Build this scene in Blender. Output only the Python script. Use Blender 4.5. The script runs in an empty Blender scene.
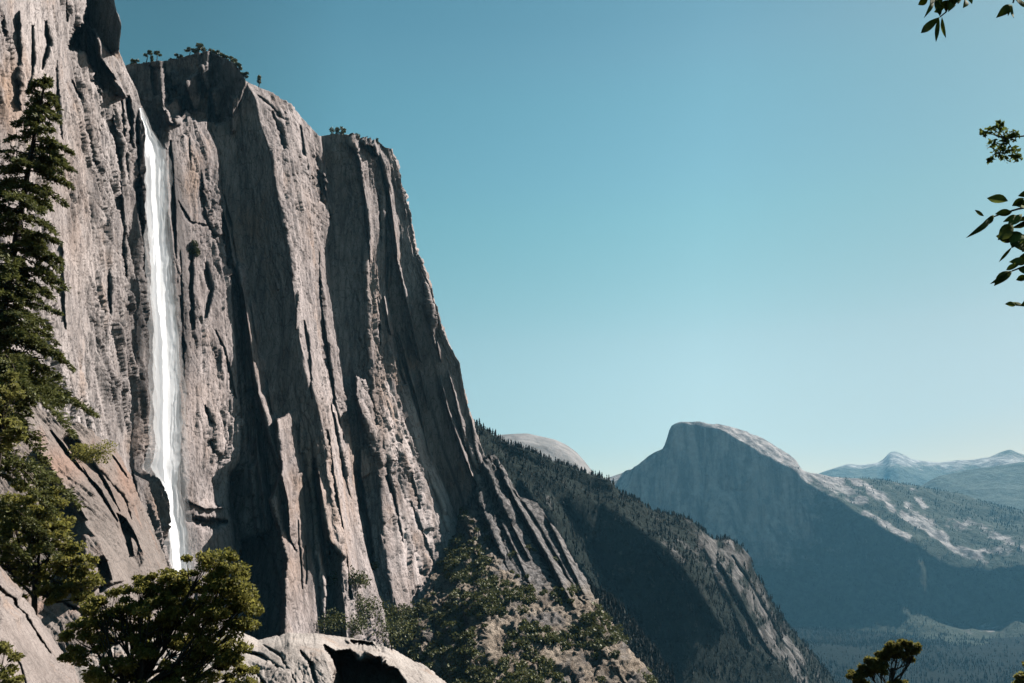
import bpy, math, random
import numpy as np
from math import radians as R
random.seed(7); rng = np.random.default_rng(11)
sc = bpy.context.scene
COL = sc.collection

# ------------------------------------------------------------------ camera geometry (28 mm-ish lens, pitched 14 deg up)
F = 796.0; PITCH = R(14.0); CZ = 700.0
def at(px, py, Y):
    """world position seen at pixel (px,py) at forward distance Y (arrays ok)"""
    px = np.asarray(px, float); py = np.asarray(py, float); Y = np.asarray(Y, float)
    dx = (px-512)/F; dy = (341.5-py)/F
    wx = dx; wy = math.cos(PITCH)-math.sin(PITCH)*dy; wz = math.sin(PITCH)+math.cos(PITCH)*dy
    k = Y/wy
    return np.stack([wx*k, Y+0*k, CZ+wz*k], -1)

# ------------------------------------------------------------------ noise
def _h(ix, iy, iz, seed):
    n = (ix.astype(np.int64)*374761393 + iy.astype(np.int64)*668265263 + iz.astype(np.int64)*2147483647 + seed*1274126177) & 0xffffffff
    n = ((n ^ (n >> 13))*1274126177) & 0xffffffff
    n = ((n ^ (n >> 16))*2246822519) & 0xffffffff
    return ((n ^ (n >> 15)) & 0xffffff)/float(0xffffff)
def vnoise(x, y, z=None, seed=0):
    if z is None: z = np.zeros_like(x)
    ix, iy, iz = np.floor(x), np.floor(y), np.floor(z)
    fx, fy, fz = x-ix, y-iy, z-iz
    fx = fx*fx*(3-2*fx); fy = fy*fy*(3-2*fy); fz = fz*fz*(3-2*fz)
    r = 0
    for a in (0,1):
        wa = fx if a else 1-fx
        for b in (0,1):
            wb = fy if b else 1-fy
            for c in (0,1):
                wc = fz if c else 1-fz
                r = r + wa*wb*wc*_h(ix+a, iy+b, iz+c, seed)
    return r*2-1
def fbm(x, y, z=None, o=4, seed=0, ridged=False):
    r = 0; amp = 1; tot = 0
    for k in range(o):
        f = 2.03**k
        n = vnoise(x*f, y*f, None if z is None else z*f, seed+k*17)
        if ridged: n = 1-2*np.abs(n)
        r = r + amp*n; tot += amp; amp *= .52
    return r/tot
def facets(x, y, seed=0, tilt=1.0):
    """angular broken-rock relief: every cell is a randomly set and tilted plane"""
    ix, iy = np.floor(x), np.floor(y)
    best = np.full(x.shape, 9.); val = np.zeros(x.shape); sec = np.full(x.shape, 9.)
    for a in (-1,0,1):
        for b in (-1,0,1):
            cx, cy = ix+a, iy+b; z = np.zeros_like(cx)
            qx = cx+_h(cx, cy, z, seed); qy = cy+_h(cx, cy, z+1, seed)
            d = np.hypot(x-qx, y-qy)
            v = _h(cx, cy, z+2, seed)*2-1 + tilt*((x-qx)*(_h(cx, cy, z+3, seed)*2-1)+(y-qy)*(_h(cx, cy, z+4, seed)*2-1))
            m = d < best
            sec = np.where(m, best, np.minimum(sec, d)); val = np.where(m, v, val); best = np.where(m, d, best)
    return val, sec-best

# ------------------------------------------------------------------ mesh helpers
def mesh_obj(name, V, faces, mat, smooth=False, attrs=None, parent=None, kind=None, mats_idx=None):
    me = bpy.data.meshes.new(name)
    V = np.asarray(V, np.float32).reshape(-1,3); faces = np.asarray(faces, np.int32)
    me.vertices.add(len(V)); me.vertices.foreach_set('co', V.ravel())
    n = faces.shape[1]
    me.loops.add(faces.size); me.loops.foreach_set('vertex_index', faces.ravel())
    me.polygons.add(len(faces)); me.polygons.foreach_set('loop_start', np.arange(0, faces.size, n, dtype=np.int32))
    me.update(calc_edges=True)
    if smooth: me.polygons.foreach_set('use_smooth', np.ones(len(faces), bool))
    for k, a in (attrs or {}).items():
        at_ = me.attributes.new(k, 'FLOAT', 'POINT'); at_.data.foreach_set('value', np.asarray(a, np.float32).ravel())
    me.validate()
    mats = mat if isinstance(mat, (list, tuple)) else [mat]
    for m in mats: me.materials.append(m)
    if mats_idx is not None: me.polygons.foreach_set('material_index', np.asarray(mats_idx, np.int32))
    o = bpy.data.objects.new(name, me); COL.objects.link(o)
    if parent is not None: o.parent = parent
    if kind: o['kind'] = kind
    return o
def thing(name, label, cat, loc, group=None):
    o = bpy.data.objects.new(name, None); COL.objects.link(o); o.location = tuple(float(c) for c in loc)
    o['label'] = label; o['category'] = cat
    if group: o['group'] = group
    return o
def grid_faces(nr, nc):
    i = np.arange(nr-1)[:,None]*nc + np.arange(nc-1)[None,:]
    return np.stack([i, i+nc, i+nc+1, i+1], -1).reshape(-1,4)

def in_poly(px, py, poly):
    ins = np.zeros(px.shape, bool); n = len(poly)
    for i in range(n):
        x1, y1 = poly[i]; x2, y2 = poly[(i+1) % n]
        if y1 == y2: continue
        c = ((y1 > py) != (y2 > py)) & (px < (x2-x1)*(py-y1)/(y2-y1)+x1)
        ins ^= c
    return ins
def seg_dist(px, py, pts):
    """distance to polyline, signed side, position 0..1"""
    best = np.full(px.shape, 1e9); pos = np.zeros(px.shape); side = np.zeros(px.shape)
    n = len(pts)-1
    for i in range(n):
        x1, y1 = pts[i]; x2, y2 = pts[i+1]
        dx, dy = x2-x1, y2-y1; L = dx*dx+dy*dy
        t = np.clip(((px-x1)*dx+(py-y1)*dy)/L, 0, 1)
        d = np.hypot(px-x1-t*dx, py-y1-t*dy)
        m = d < best
        best = np.where(m, d, best); pos = np.where(m, (i+t)/n, pos)
        side = np.where(m, (px-x1)*dy-(py-y1)*dx, side)       # >0 : right of a downward line
    return best, np.sign(side), pos

def smooth1(a, k):
    if k < 1: return a
    p = np.pad(a, (k, k), mode='reflect', reflect_type='odd')
    ker = np.ones(2*k+1)/(2*k+1)
    return np.convolve(p, ker, 'valid')

def loft(rails, step, nt, sm=4):
    """rails: list of [(py,px,Y),...] running top to bottom. returns px,py,Y grids and U (metres across)"""
    t = np.linspace(0, 1, nt); C = []
    for r in rails:
        a = np.array(r, float); y = a[0,0]+(a[-1,0]-a[0,0])*t
        C.append((smooth1(np.interp(y, a[:,0], a[:,1]), sm), y, smooth1(np.interp(y, a[:,0], a[:,2]), sm)))
    PX, PY, YY, U = [], [], [], []; u = 0
    for i in range(len(C)-1):
        a, b = C[i], C[i+1]
        A = at(a[0], a[1], a[2]); B = at(b[0], b[1], b[2]); w = np.hypot(*(B-A)[:, :2].T).mean()
        n = max(2, int(np.abs(a[0]-b[0]).mean()/step)+1, int(w/ (step*14)))
        for k in range(n):
            s = k/n
            PX.append(a[0]*(1-s)+b[0]*s); PY.append(a[1]*(1-s)+b[1]*s); YY.append(a[2]*(1-s)+b[2]*s); U.append(u+w*s)
        u += w
    PX.append(C[-1][0]); PY.append(C[-1][1]); YY.append(C[-1][2]); U.append(u)
    return np.array(PX).T, np.array(PY).T, np.array(YY).T, np.tile(np.array(U)[None,:], (nt,1))

def relief(PX, PY, Y, polys=(), strokes=()):
    for poly, off, gx, gy in polys:
        p = np.array(poly); cx, cy = p.mean(0)
        m = in_poly(PX, PY, poly).astype(float)
        for _ in range(2):
            q = np.pad(m, 1, mode='edge'); m = (q[1:-1,1:-1]*2+q[:-2,1:-1]+q[2:,1:-1]+q[1:-1,:-2]+q[1:-1,2:])/6
        Y = Y + m*(off+gx*(PX-cx)+gy*(PY-cy))
    for pts, w, amt, *sh in strokes:
        d, s, pos = seg_dist(PX, PY, pts)
        ww = w*(0.35+0.65*np.sin(np.pi*np.clip(pos, .04, .96)))
        wob = 1+.5*fbm(PX/9., PY/14., seed=int(pts[0][0]*7+pts[0][1]) % 997, o=2)
        if amt < 0: ww = ww*np.where(s > 0, 1.35, .45)
        else: ww = ww*np.where(s > 0, .6, 1.1)
        Y = Y + amt*np.exp(-(d/(ww*wob))**2)*np.clip(np.minimum(pos, 1-pos)*12, 0, 1)**.5
    return Y
def normals(P):
    du = np.gradient(P, axis=1); dv = np.gradient(P, axis=0)
    n = np.cross(dv, du); n /= np.linalg.norm(n, axis=-1, keepdims=True)+1e-9
    for _ in range(6):
        q = np.pad(n, ((1,1),(1,1),(0,0)), mode='edge')
        n = (q[:-2,1:-1]+q[2:,1:-1]+q[1:-1,:-2]+q[1:-1,2:]+n)/5
    return n/(np.linalg.norm(n, axis=-1, keepdims=True)+1e-9)
def rock(P, U, amp=1.0, lean=0.0, scale=1.0, seed=0, extra=0, iso=1.0, fine=1.0):
    """displace a wall along its normal: columns, broken blocks, fine fracture. P world grid, U metres along wall"""
    Z = P[...,2]; u = (U+lean*Z)/scale; v = Z/scale*iso
    wu = u+5*fbm(u/30, v/45, seed=seed+5, o=3); wv = v+14*fbm(u/35, v/60, seed=seed+9, o=3)
    d = 7.0*fbm(wu/34, wv/210, o=3, seed=seed+1, ridged=True)
    f1, e1 = facets(wu/13, wv/62, seed+21, 1.6); f2, e2 = facets(wu/5.5, wv/19, seed+22, 1.5); f3, e3 = facets(wu/2.4, wv/6.5, seed+23, 1.4)
    d = d + 3.6*f1 + 2.6*fine*f2 + .55*fine*f3 - 2.4*np.exp(-(e1/.035)**2) - 1.2*np.exp(-(e2/.06)**2)
    d = d + 2.4*fbm(wu/9, wv/70, o=4, seed=seed+2, ridged=True) + .8*fbm(u/3, v/5, o=3, seed=seed+3)
    for k_, (su, sv, de) in enumerate(((9, 85, 7.), (5, 40, 4.), (3.2, 16, 2.))):
        cr = np.clip(1-np.abs(vnoise(wu/su+.3*fbm(u/6, v/12, seed=seed+70+k_, o=2), wv/sv, seed=seed+50+k_)), 0, 1)**16
        d = d - de*cr*np.clip(2.2*vnoise(u/22, v/38, seed=seed+60+k_)+.6, 0, 1)
    mod = np.clip(.62+1.5*fbm(u/60, v/110, o=3, seed=seed+31), .18, 1.25)
    d = d*mod+.28*facets(wu/1.6, wv/3.4, seed+24, 1.3)[0] + extra
    return P + normals(P)*(d*amp*scale)[...,None]

# ------------------------------------------------------------------ materials
def newmat(name):
    m = bpy.data.materials.new(name); m.use_nodes = True; nt = m.node_tree
    for n in list(nt.nodes): nt.nodes.remove(n)
    out = nt.nodes.new('ShaderNodeOutputMaterial'); return m, nt, out
class NG:
    def __init__(s, nt): s.nt = nt; s.co = None
    def n(s, t, **k):
        x = s.nt.nodes.new(t)
        for a, b in k.items(): setattr(x, a, b)
        return x
    def l(s, a, b): s.nt.links.new(a, b)
    def coord(s, scale=(1,1,1), rot=(0,0,0)):
        if s.co is None: s.co = s.n('ShaderNodeNewGeometry')
        mp = s.n('ShaderNodeMapping'); s.l(s.co.outputs['Position'], mp.inputs[0])
        mp.inputs['Scale'].default_value = scale; mp.inputs['Rotation'].default_value = rot
        return mp.outputs[0]
    def noise(s, scale, vec=(1,1,1), detail=6, rough=.6, rot=(0,0,0), dist=0):
        t = s.n('ShaderNodeTexNoise'); t.inputs['Scale'].default_value = scale; t.inputs['Detail'].default_value = detail
        t.inputs['Roughness'].default_value = rough; t.inputs['Distortion'].default_value = dist
        s.l(s.coord(vec, rot), t.inputs['Vector']); return t.outputs['Fac']
    def ramp(s, f, stops):
        r = s.n('ShaderNodeValToRGB'); e = r.color_ramp.elements
        while len(e) > 1: e.remove(e[-1])
        for i, (p, c) in enumerate(stops):
            q = e[0] if i == 0 else e.new(p)
            q.position = p; q.color = (*c, 1) if isinstance(c, tuple) else (c, c, c, 1)
        s.l(f, r.inputs[0]); return r.outputs[0]
    def mix(s, f, a, b, mode='MIX'):
        m = s.n('ShaderNodeMix', data_type='RGBA', blend_type=mode)
        if isinstance(f, float): m.inputs[0].default_value = f
        else: s.l(f, m.inputs[0])
        for i, c in ((6, a), (7, b)):
            if isinstance(c, tuple): m.inputs[i].default_value = (*c, 1)
            else: s.l(c, m.inputs[i])
        return m.outputs[2]
    def attr(s, name):
        a = s.n('ShaderNodeAttribute', attribute_name=name); return a.outputs['Fac']
    def bump(s, h, strength, dist, prev=None):
        b = s.n('ShaderNodeBump'); b.inputs['Strength'].default_value = strength; b.inputs['Distance'].default_value = dist
        s.l(h, b.inputs['Height'])
        if prev is not None: s.l(prev, b.inputs['Normal'])
        return b.outputs[0]
    def bsdf(s, out, col, rough=.9, normal=None, spec=.2):
        p = s.n('ShaderNodeBsdfPrincipled')
        if isinstance(col, tuple): p.inputs['Base Color'].default_value = (*col, 1)
        else: s.l(col, p.inputs['Base Color'])
        if isinstance(rough, float): p.inputs['Roughness'].default_value = rough
        else: s.l(rough, p.inputs['Roughness'])
        p.inputs['Specular IOR Level'].default_value = spec
        if normal is not None: s.l(normal, p.inputs['Normal'])
        s.l(p.outputs[0], out.inputs[0]); return p

def granite(name, base=(.175,.147,.142), pale=(.37,.325,.318), dark=(.045,.04,.042), tan=(.30,.20,.14), sc_=1.0, streak=.55, bump=1.0):
    m, nt, out = newmat(name); g = NG(nt)
    k = 1/sc_
    n1 = g.noise(.012*k, (1,1,.35), 8, .65); n2 = g.noise(.09*k, (1,1,.45), 8, .7); n3 = g.noise(.6*k, (1,1,.6), 6, .7)
    c = g.mix(g.ramp(n1, [(.38,0.),(.62,1.)]), base, pale)
    c = g.mix(g.ramp(n2, [(.42,0.),(.66,.75)]), c, pale)
    c = g.mix(g.ramp(g.noise(.02*k, (1,1,.5), 6, .6, rot=(0.4,.3,1)), [(.56,0.),(.72,.65)]), c, tan)
    c = g.mix(g.ramp(g.noise(.07*k, (1,1,.07), 7, .65), [(.50,0.),(.66,streak)]), c, dark)
    c = g.mix(g.ramp(g.noise(.28*k, (1,1,.14), 8, .75, rot=(.05,.03,0)), [(.50,0.),(.62,.6*streak+.3)]), c, dark)
    c = g.mix(g.ramp(n3, [(.30,.55),(.48,0.)]), c, dark)
    c = g.mix(g.attr('tan'), c, tan)
    c = g.mix(g.attr('sunlit_pale'), c, tuple(min(.5, x*1.30) for x in pale))  # paler colour painted where the sun strikes the slab and pillars
    c = g.mix(g.attr('darkened'), c, (.045,.042,.042))  # wet rock and dark streaks, plus shade painted on the summit block
    v = g.n('ShaderNodeTexVoronoi', feature='DISTANCE_TO_EDGE'); v.inputs['Scale'].default_value = .16*k
    w = g.n('ShaderNodeVectorMath', operation='MULTIPLY_ADD')
    nn = g.n('ShaderNodeTexNoise'); nn.inputs['Scale'].default_value = .06*k; nn.inputs['Detail'].default_value = 4; g.l(g.coord((1,1,.5)), nn.inputs['Vector'])
    g.l(nn.outputs['Color'], w.inputs[0]); w.inputs[1].default_value = (14*sc_,)*3; g.l(g.coord((1,1,.32)), w.inputs[2]); g.l(w.outputs[0], v.inputs['Vector'])
    cr = g.ramp(v.outputs['Distance'], [(0.,0.),(.045,1.)])
    c = g.mix(g.ramp(cr, [(0.,.6),(1.,0.)]), c, dark)
    b = g.bump(n2, .8*bump, 1.8*sc_); b = g.bump(n3, .6*bump, .45*sc_, b); b = g.bump(cr, .6*bump, .5*sc_, b)
    b = g.bump(g.noise(.35*k, (1,1,.15), 6, .7), .7*bump, 1.3*sc_, b)
    g.bsdf(out, c, .88, b, .2); return m

M = {}
M['granite'] = granite('granite')
M['granite_left'] = granite('pale granite', base=(.19,.163,.155), pale=(.38,.34,.33), streak=.5, sc_=.7)
M['slab'] = granite('slab granite', base=(.115,.095,.085), pale=(.20,.17,.155), dark=(.05,.045,.042), tan=(.25,.15,.11), sc_=.35, streak=.35, bump=.8)
M['boulder'] = granite('boulder granite', base=(.15,.125,.115), pale=(.25,.215,.20), dark=(.05,.043,.04), sc_=.08, streak=.3, bump=.7)
M['ledge'] = granite('ledge granite', base=(.20,.175,.16), pale=(.35,.315,.29), dark=(.08,.07,.065), sc_=.15, streak=.15, bump=.7)

def talus_mat():
    m, nt, out = newmat('talus'); g = NG(nt)
    n1 = g.noise(.05, detail=8, rough=.7); n2 = g.noise(.4, detail=6, rough=.7)
    c = g.mix(g.ramp(n1, [(.40,0.),(.6,1.)]), (.16,.125,.098), (.34,.28,.225))
    c = g.mix(g.ramp(n2, [(.40,.7),(.52,0.)]), c, (.05,.045,.035))
    c = g.mix(g.attr('rib'), c, g.mix(g.ramp(g.noise(.15, (1,1,.3), 8, .7), [(.40,0.),(.62,1.)]), (.04,.04,.04), (.26,.24,.235)))
    b = g.bump(n1, .8, 5.); b = g.bump(n2, .9, 1.5, b)
    g.bsdf(out, c, .95, b, .1); return m
M['talus'] = talus_mat()
def slope_mat(name, green=(.035,.045,.028), rockc=(.30,.28,.26), sc_=1.0, thr=.6):
    m, nt, out = newmat(name); g = NG(nt); k = 1/sc_
    n1 = g.noise(.008*k, detail=9, rough=.65); n2 = g.noise(.05*k, detail=7, rough=.7)
    c = g.mix(g.ramp(n2, [(.35,0.),(.65,1.)]), green, tuple(x*2.0 for x in green))
    rk = g.mix(g.ramp(n2, [(.2,0.),(.62,1.)]), tuple(x*.4 for x in rockc), rockc)
    nm = g.n('ShaderNodeMix', data_type='FLOAT'); nm.inputs[0].default_value = .45; g.l(n1, nm.inputs[2]); g.l(g.noise(.03*k, detail=9, rough=.75), nm.inputs[3])
    mm = g.n('ShaderNodeMath', operation='ADD'); g.l(nm.outputs[0], mm.inputs[0]); g.l(g.attr('rock'), mm.inputs[1])
    rk = g.mix(g.ramp(g.noise(.03*k, (1,1,.12), 7, .65), [(.40,.9),(.60,0.)]), rk, tuple(x*.22 for x in rockc))
    c = g.mix(g.ramp(mm.outputs[0], [(thr-.03,0.),(thr+.10,1.)]), c, rk)
    b = g.bump(n1, .8, 30.*sc_); b = g.bump(n2, .9, 9.*sc_, b); b = g.bump(g.noise(.25*k, detail=4, rough=.7), .8, 2.5*sc_, b)
    g.bsdf(out, c, .95, b, .05); return m
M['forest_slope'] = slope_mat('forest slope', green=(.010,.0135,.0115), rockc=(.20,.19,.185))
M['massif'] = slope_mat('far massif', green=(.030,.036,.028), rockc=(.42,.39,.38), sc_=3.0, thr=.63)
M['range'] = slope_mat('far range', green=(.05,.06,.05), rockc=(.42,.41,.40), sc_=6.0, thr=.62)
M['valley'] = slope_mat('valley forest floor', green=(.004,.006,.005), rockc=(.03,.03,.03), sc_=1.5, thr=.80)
M['near_ground'] = slope_mat('near ground', green=(.04,.037,.02), rockc=(.2,.17,.15), sc_=.02, thr=.5)

def dome_mat():
    m, nt, out = newmat('dome granite'); g = NG(nt)
    n2 = g.noise(.006, (1,1,.25), 8, .62)
    c = g.mix(g.ramp(n2, [(.38,0.),(.64,1.)]), (.07,.07,.068), (.22,.205,.20))
    c = g.mix(g.ramp(g.noise(.02, (1,1,.1), 6, .6), [(.5,0.),(.66,.5)]), c, (.16,.16,.16))
    c = g.mix(g.attr('rock'), c, (.26,.245,.235))
    b = g.bump(n2, .8, 30.); b = g.bump(g.noise(.03, (1,1,.5), 6, .7), .7, 9., b)
    g.bsdf(out, c, .9, b, .1); return m
M['dome'] = dome_mat()

def leafmat(name, a, b, scale=1.0, rough=.55, trans=.6):
    m, nt, out = newmat(name); g = NG(nt)
    c = g.mix(g.ramp(g.noise(scale, detail=3, rough=.6), [(.3,0.),(.7,1.)]), a, b)
    c = g.mix(g.ramp(g.attr('rnd'), [(0.,0.),(1.,.6)]), c, tuple(min(1, x*1.7) for x in b))
    p = g.n('ShaderNodeBsdfPrincipled'); g.l(c, p.inputs['Base Color']); p.inputs['Roughness'].default_value = rough; p.inputs['Specular IOR Level'].default_value = .25
    t = g.n('ShaderNodeBsdfTranslucent'); g.l(c, t.inputs[0])
    x = g.n('ShaderNodeMixShader'); x.inputs[0].default_value = trans
    g.l(p.outputs[0], x.inputs[1]); g.l(t.outputs[0], x.inputs[2]); g.l(x.outputs[0], out.inputs[0]); return m
M['oak'] = leafmat('live oak leaves', (.062,.074,.017), (.185,.168,.042), .8)
M['oak_light'] = leafmat('pale oak leaves', (.062,.072,.018), (.18,.168,.05), .8)
M['conifer'] = leafmat('fir needles', (.026,.036,.013), (.095,.10,.028), .7, trans=.35)
M['pine'] = leafmat('pine needles', (.045,.055,.016), (.13,.115,.03), .7)
M['shrub'] = leafmat('shrub leaves', (.024,.034,.012), (.085,.088,.026), .06, trans=.2)
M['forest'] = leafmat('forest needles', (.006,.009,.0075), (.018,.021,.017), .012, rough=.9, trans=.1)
M['leaf'] = leafmat('broad leaf', (.05,.07,.015), (.15,.18,.04), 30., rough=.85, trans=.4)
def bark(name, a, b, s):
    m, nt, out = newmat(name); g = NG(nt); n = g.noise(s, (1,1,.25), 6, .7)
    g.bsdf(out, g.mix(g.ramp(n, [(.35,0.),(.65,1.)]), a, b), .95, g.bump(n, .8, .08)); return m
M['bark'] = bark('bark', (.025,.019,.015), (.08,.062,.05), 5.)
M['dark_bark'] = bark('dark bark', (.010,.008,.007), (.035,.027,.022), 5.)
M['pale_bark'] = bark('pale bark', (.035,.03,.026), (.10,.085,.075), 5.)

# ------------------------------------------------------------------ LEFT WALL (beside the waterfall)
def gauss2(px, py, cx, cy, rx, ry): return np.exp(-(((px-cx)/rx)**2+((py-cy)/ry)**2))
# rails: (py, px, Y)
LW = [
 [(-90,-150,250),(300,-150,255),(720,-150,240)],
 [(-90,0,390),(150,0,392),(400,0,385),(720,0,350)],
 [(-90,60,470),(200,62,470),(400,60,455),(720,60,420)],
 [(-90,92,520),(0,92,520),(60,88,520),(200,100,520),(400,100,505),(720,105,470)],
 [(-90,104,560),(0,114,560),(25,121,560),(50,118,556),(60,122,566),(72,127,570),(92,137,585),(110,141,590),(130,146,592),(200,146,594),(260,150,596),(330,154,596),(400,156,596),(470,152,590),(480,165,585),(560,176,575),(720,185,550)],
 [(-90,96,680),(50,112,690),(110,135,700),(200,142,700),(400,150,700),(560,168,690),(720,178,670)],
]
PX, PY, Y, U = loft(LW, .75, 900, 3)
polys = [
 # hanging dark knob at the top right, and the leaning shadowed ramp
 ([(84,-60),(122,-60),(124,25),(121,48),(114,54),(104,45),(94,30),(84,18)], -8, -2.6, 0),
 ([(84,14),(96,34),(100,60),(122,88),(128,98),(108,92),(98,88),(86,55),(68,48),(72,30)], 26, -2.4, .3),
 ([(96,34),(104,46),(124,70),(140,96),(142,108),(128,98),(112,74),(100,58)], -12, .8, 0),
 ([(92,70),(100,92),(96,96),(89,82)], 14, -2, 0),
 ([(158,470),(168,480),(166,560),(140,556),(134,500),(138,470)], -9, -.5, 0),
]
strokes = [
 ([(32,25),(33,60),(28,95)], 2.5, 16), ([(45,20),(48,45),(42,70)], 3, 15), ([(2,15),(4,35)], 3, 14), ([(64,0),(67,22)], 2.5, 12),
 ([(72,80),(80,100)], 2, 10), ([(128,95),(130,120),(132,150)], 3.5, 18), ([(138,110),(137,160),(141,220),(146,280)], 2.6, 22),
 ([(122,100),(124,140),(128,180)], 2, 12), ([(112,115),(118,145),(121,170)], 2, 10), ([(92,70),(100,95)], 3, -8),
 ([(82,125),(92,150),(96,175)], 2, 9), ([(121,180),(123,230),(126,290)], 2.5, 12), ([(108,250),(110,320)], 2, 8),
 ([(20,10),(22,60),(18,110)], 2, -9), ([(56,60),(58,110),(62,140)], 2.2, 12), ([(62,240),(66,330)], 2, -6),
 ([(132,470),(136,510),(142,560)], 3, 16),
]
Y = relief(PX, PY, Y, polys, strokes)
P = at(PX, PY, Y)
darkened = np.clip(gauss2(PX, PY, 118, 330, 30, 120)*.42*np.clip(.6+1.2*fbm((U+.3*P[...,2])/7, P[...,2]/60, seed=66, o=4), 0, 1.6)+.5*(PX < 128)*np.clip(1.6*fbm((U+.3*P[...,2])/5, P[...,2]/70, seed=67, o=4)-.25, 0, 1)+gauss2(PX, PY, 150, 330, 22, 130)*.9+gauss2(PX, PY, 141, 150, 9, 60)*.8+gauss2(PX, PY, 140, 450, 18, 60)*.4, 0, 1)*np.clip(.75+.9*fbm(U/9, P[...,2]/60, seed=61, o=3), 0, 1)  # wet by the falls, darker and streaked further left
tan = np.clip(gauss2(PX, PY, 4, 90, 30, 40)*1.0+gauss2(PX, PY, 75, 200, 18, 90)*.35+gauss2(PX, PY, 131, 440, 14, 16)*.5+gauss2(PX, PY, 152, 505, 16, 30)*.6, 0, 1)*np.clip(.5+.9*fbm(U/12, P[...,2]/20, seed=62, o=3), 0, 1)
P = rock(P, U, .80, 0.30, .62, 3, fine=.55)
mesh_obj('cliff_wall', P, grid_faces(*PX.shape), M['granite_left'], attrs={'darkened': darkened, 'tan': tan}, kind='structure')

# ------------------------------------------------------------------ MAIN CLIFF : stepped pillars running away from the camera
MC = [
 [(72,112,700),(300,130,690),(740,150,620)],
 [(64,133,690),(300,150,688),(740,165,620)],
 [(62,150,688),(150,164,686),(250,173,684),(350,178,680),(450,182,670),(550,188,655),(740,195,600)],
 [(61,165,684),(150,170,690),(250,178,690),(350,184,690),(450,190,680),(550,196,660),(740,205,600)],
 [(51,207,740),(130,207,752),(150,217,756),(200,219,758),(250,221,758),(300,231,756),(350,235,752),(400,238,748),(450,240,742),(475,228,736),(513,231,730),(560,234,716),(740,240,650)],
 [(64,236,744),(130,236,760),(200,240,762),(250,244,762),(300,252,760),(350,256,756),(400,262,750),(450,266,745),(513,268,735),(560,270,720),(740,275,655)],
 [(81,246,742),(100,256,745),(120,259,748),(150,270,750),(200,279,750),(250,289,749),(300,295,748),(340,300,746),(383,311,744),(430,323,740),(460,328,734),(513,336,722),(560,341,708),(740,355,640)],
 [(103,288,800),(150,300,806),(200,306,808),(300,315,806),(383,326,800),(460,340,786),(513,347,774),(560,354,758),(740,376,680)],
 [(136,319,858),(170,324,880),(215,326,884),(250,325,884),(300,330,880),(350,337,872),(383,341,866),(430,348,856),(480,353,842),(513,357,832),(560,367,812),(600,378,790),(740,400,710)],
 [(134,334,860),(200,344,884),(290,350,882),(350,353,872),(430,360,856),(490,367,842),(560,374,812),(740,408,710)],
 [(135,349,862),(200,361,884),(250,366,882),(290,367,878),(350,368,870),(400,371,860),(440,376,850),(490,380,838),(560,386,808),(600,395,784),(740,430,700)],
 [(140,374,900),(200,384,930),(250,384,922),(290,384,916),(350,397,932),(400,412,940),(450,428,944),(490,445,950),(520,456,948),(550,461,930),(580,457,905),(740,475,800)],
 [(148,387,894),(200,398,925),(250,406,918),(300,418,912),(360,434,926),(400,443,934),(450,457,938),(500,474,934),(550,480,925),(740,510,800)],
 [(150,389,896),(168,395,910),(190,402,922),(215,410,922),(225,411,922),(258,418,916),(262,421,915),(285,430,912),(325,439,915),(358,456,920),(362,459,921),(395,465,926),(430,474,932),(470,490,938),(500,500,935),(550,515,925),(740,560,800)],
 [(150,384,1150),(225,404,1170),(285,424,1170),(358,450,1180),(430,468,1190),(500,494,1180),(740,550,1100)],
]
def _pxat(i, py): a = np.array(MC[i], float); return float(np.interp(py, a[:,0], a[:,1]))
MC0 = [list(r) for r in MC]
def _turn(i, py, k=.33):
    add = 0
    for a_, b_ in ((4,6),(8,10),(11,13)):
        if i > a_: j = min(i, b_); add += k*(_pxat(j, py)-_pxat(a_, py))
    return add
MC = []
for i, r in enumerate(MC0):
    J = sum(j for a_, j in ((4,26),(8,24),(11,20)) if i > a_)
    q = [(py, px, Yv+_turn(i, max(py, 100))+J) for py, px, Yv in r]; MC.append(q)
    if i in (4,8,11): MC.append([(py, px+2.2, Yv+{4:26,8:24,11:20}[i]) for py, px, Yv in q])
PX, PY, Y, U = loft(MC, .72, 1000, 3)
polys = [
 # the recessed dark summit block above the short lit pillar
 ([(120,50),(160,50),(170,90),(166,110),(162,128),(158,134),(150,125),(120,130)], 14, -.6, 0),
 ([(160,40),(215,40),(246,60),(246,84),(232,120),(216,126),(206,120),(196,122),(186,112),(172,122),(166,108)], 30, -1.3, .25),
 # bright facets on that block
 ([(184,84),(198,72),(204,98),(194,110)], -12, 2.6, 0), ([(200,66),(212,62),(214,84),(206,92)], -9, 2.2, 0), ([(212,90),(222,86),(226,108),(216,118)], -9, 2.4, 0), ([(170,72),(182,70),(182,82),(172,88)], -7, 1.6, 0), ([(150,66),(166,68),(166,92),(154,98)], 6, -1., 0), ([(166,104),(184,96),(190,116),(180,124),(168,122)], -12, 2.6, 0), ([(232,98),(240,96),(236,130),(231,134)], -7, 2, 0),
 # lower slab pillar of the big recess
 ([(276,420),(290,412),(302,450),(312,500),(316,560),(324,640),(280,640),(286,560),(276,520),(270,500),(282,470)], -28, 1.9, -.2),
 ([(250,470),(258,455),(264,480),(270,520),(268,545),(258,530)], -16, 1.5, 0),
 # deep dark cleft left of it
 ([(240,540),(272,530),(276,570),(286,600),(284,640),(240,640)], 34, -1.5, 0),
 ([(236,470),(228,478),(227,500),(233,520),(238,540),(246,560),(246,470)], 14, -1.5, 0),
 ([(328,540),(345,560),(348,640),(326,640)], 20, -2., 0),
 # bright inner slabs of the second recess
 ([(356,376),(364,380),(372,410),(376,430),(370,440),(362,415),(355,395)], -14, 2.0, 0),
 ([(357,402),(362,400),(376,440),(384,470),(378,470),(366,436)], -10, 1.6, 0),
 ([(360,450),(370,445),(375,470),(360,480)], -9, 1.2, 0),
]
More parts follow.
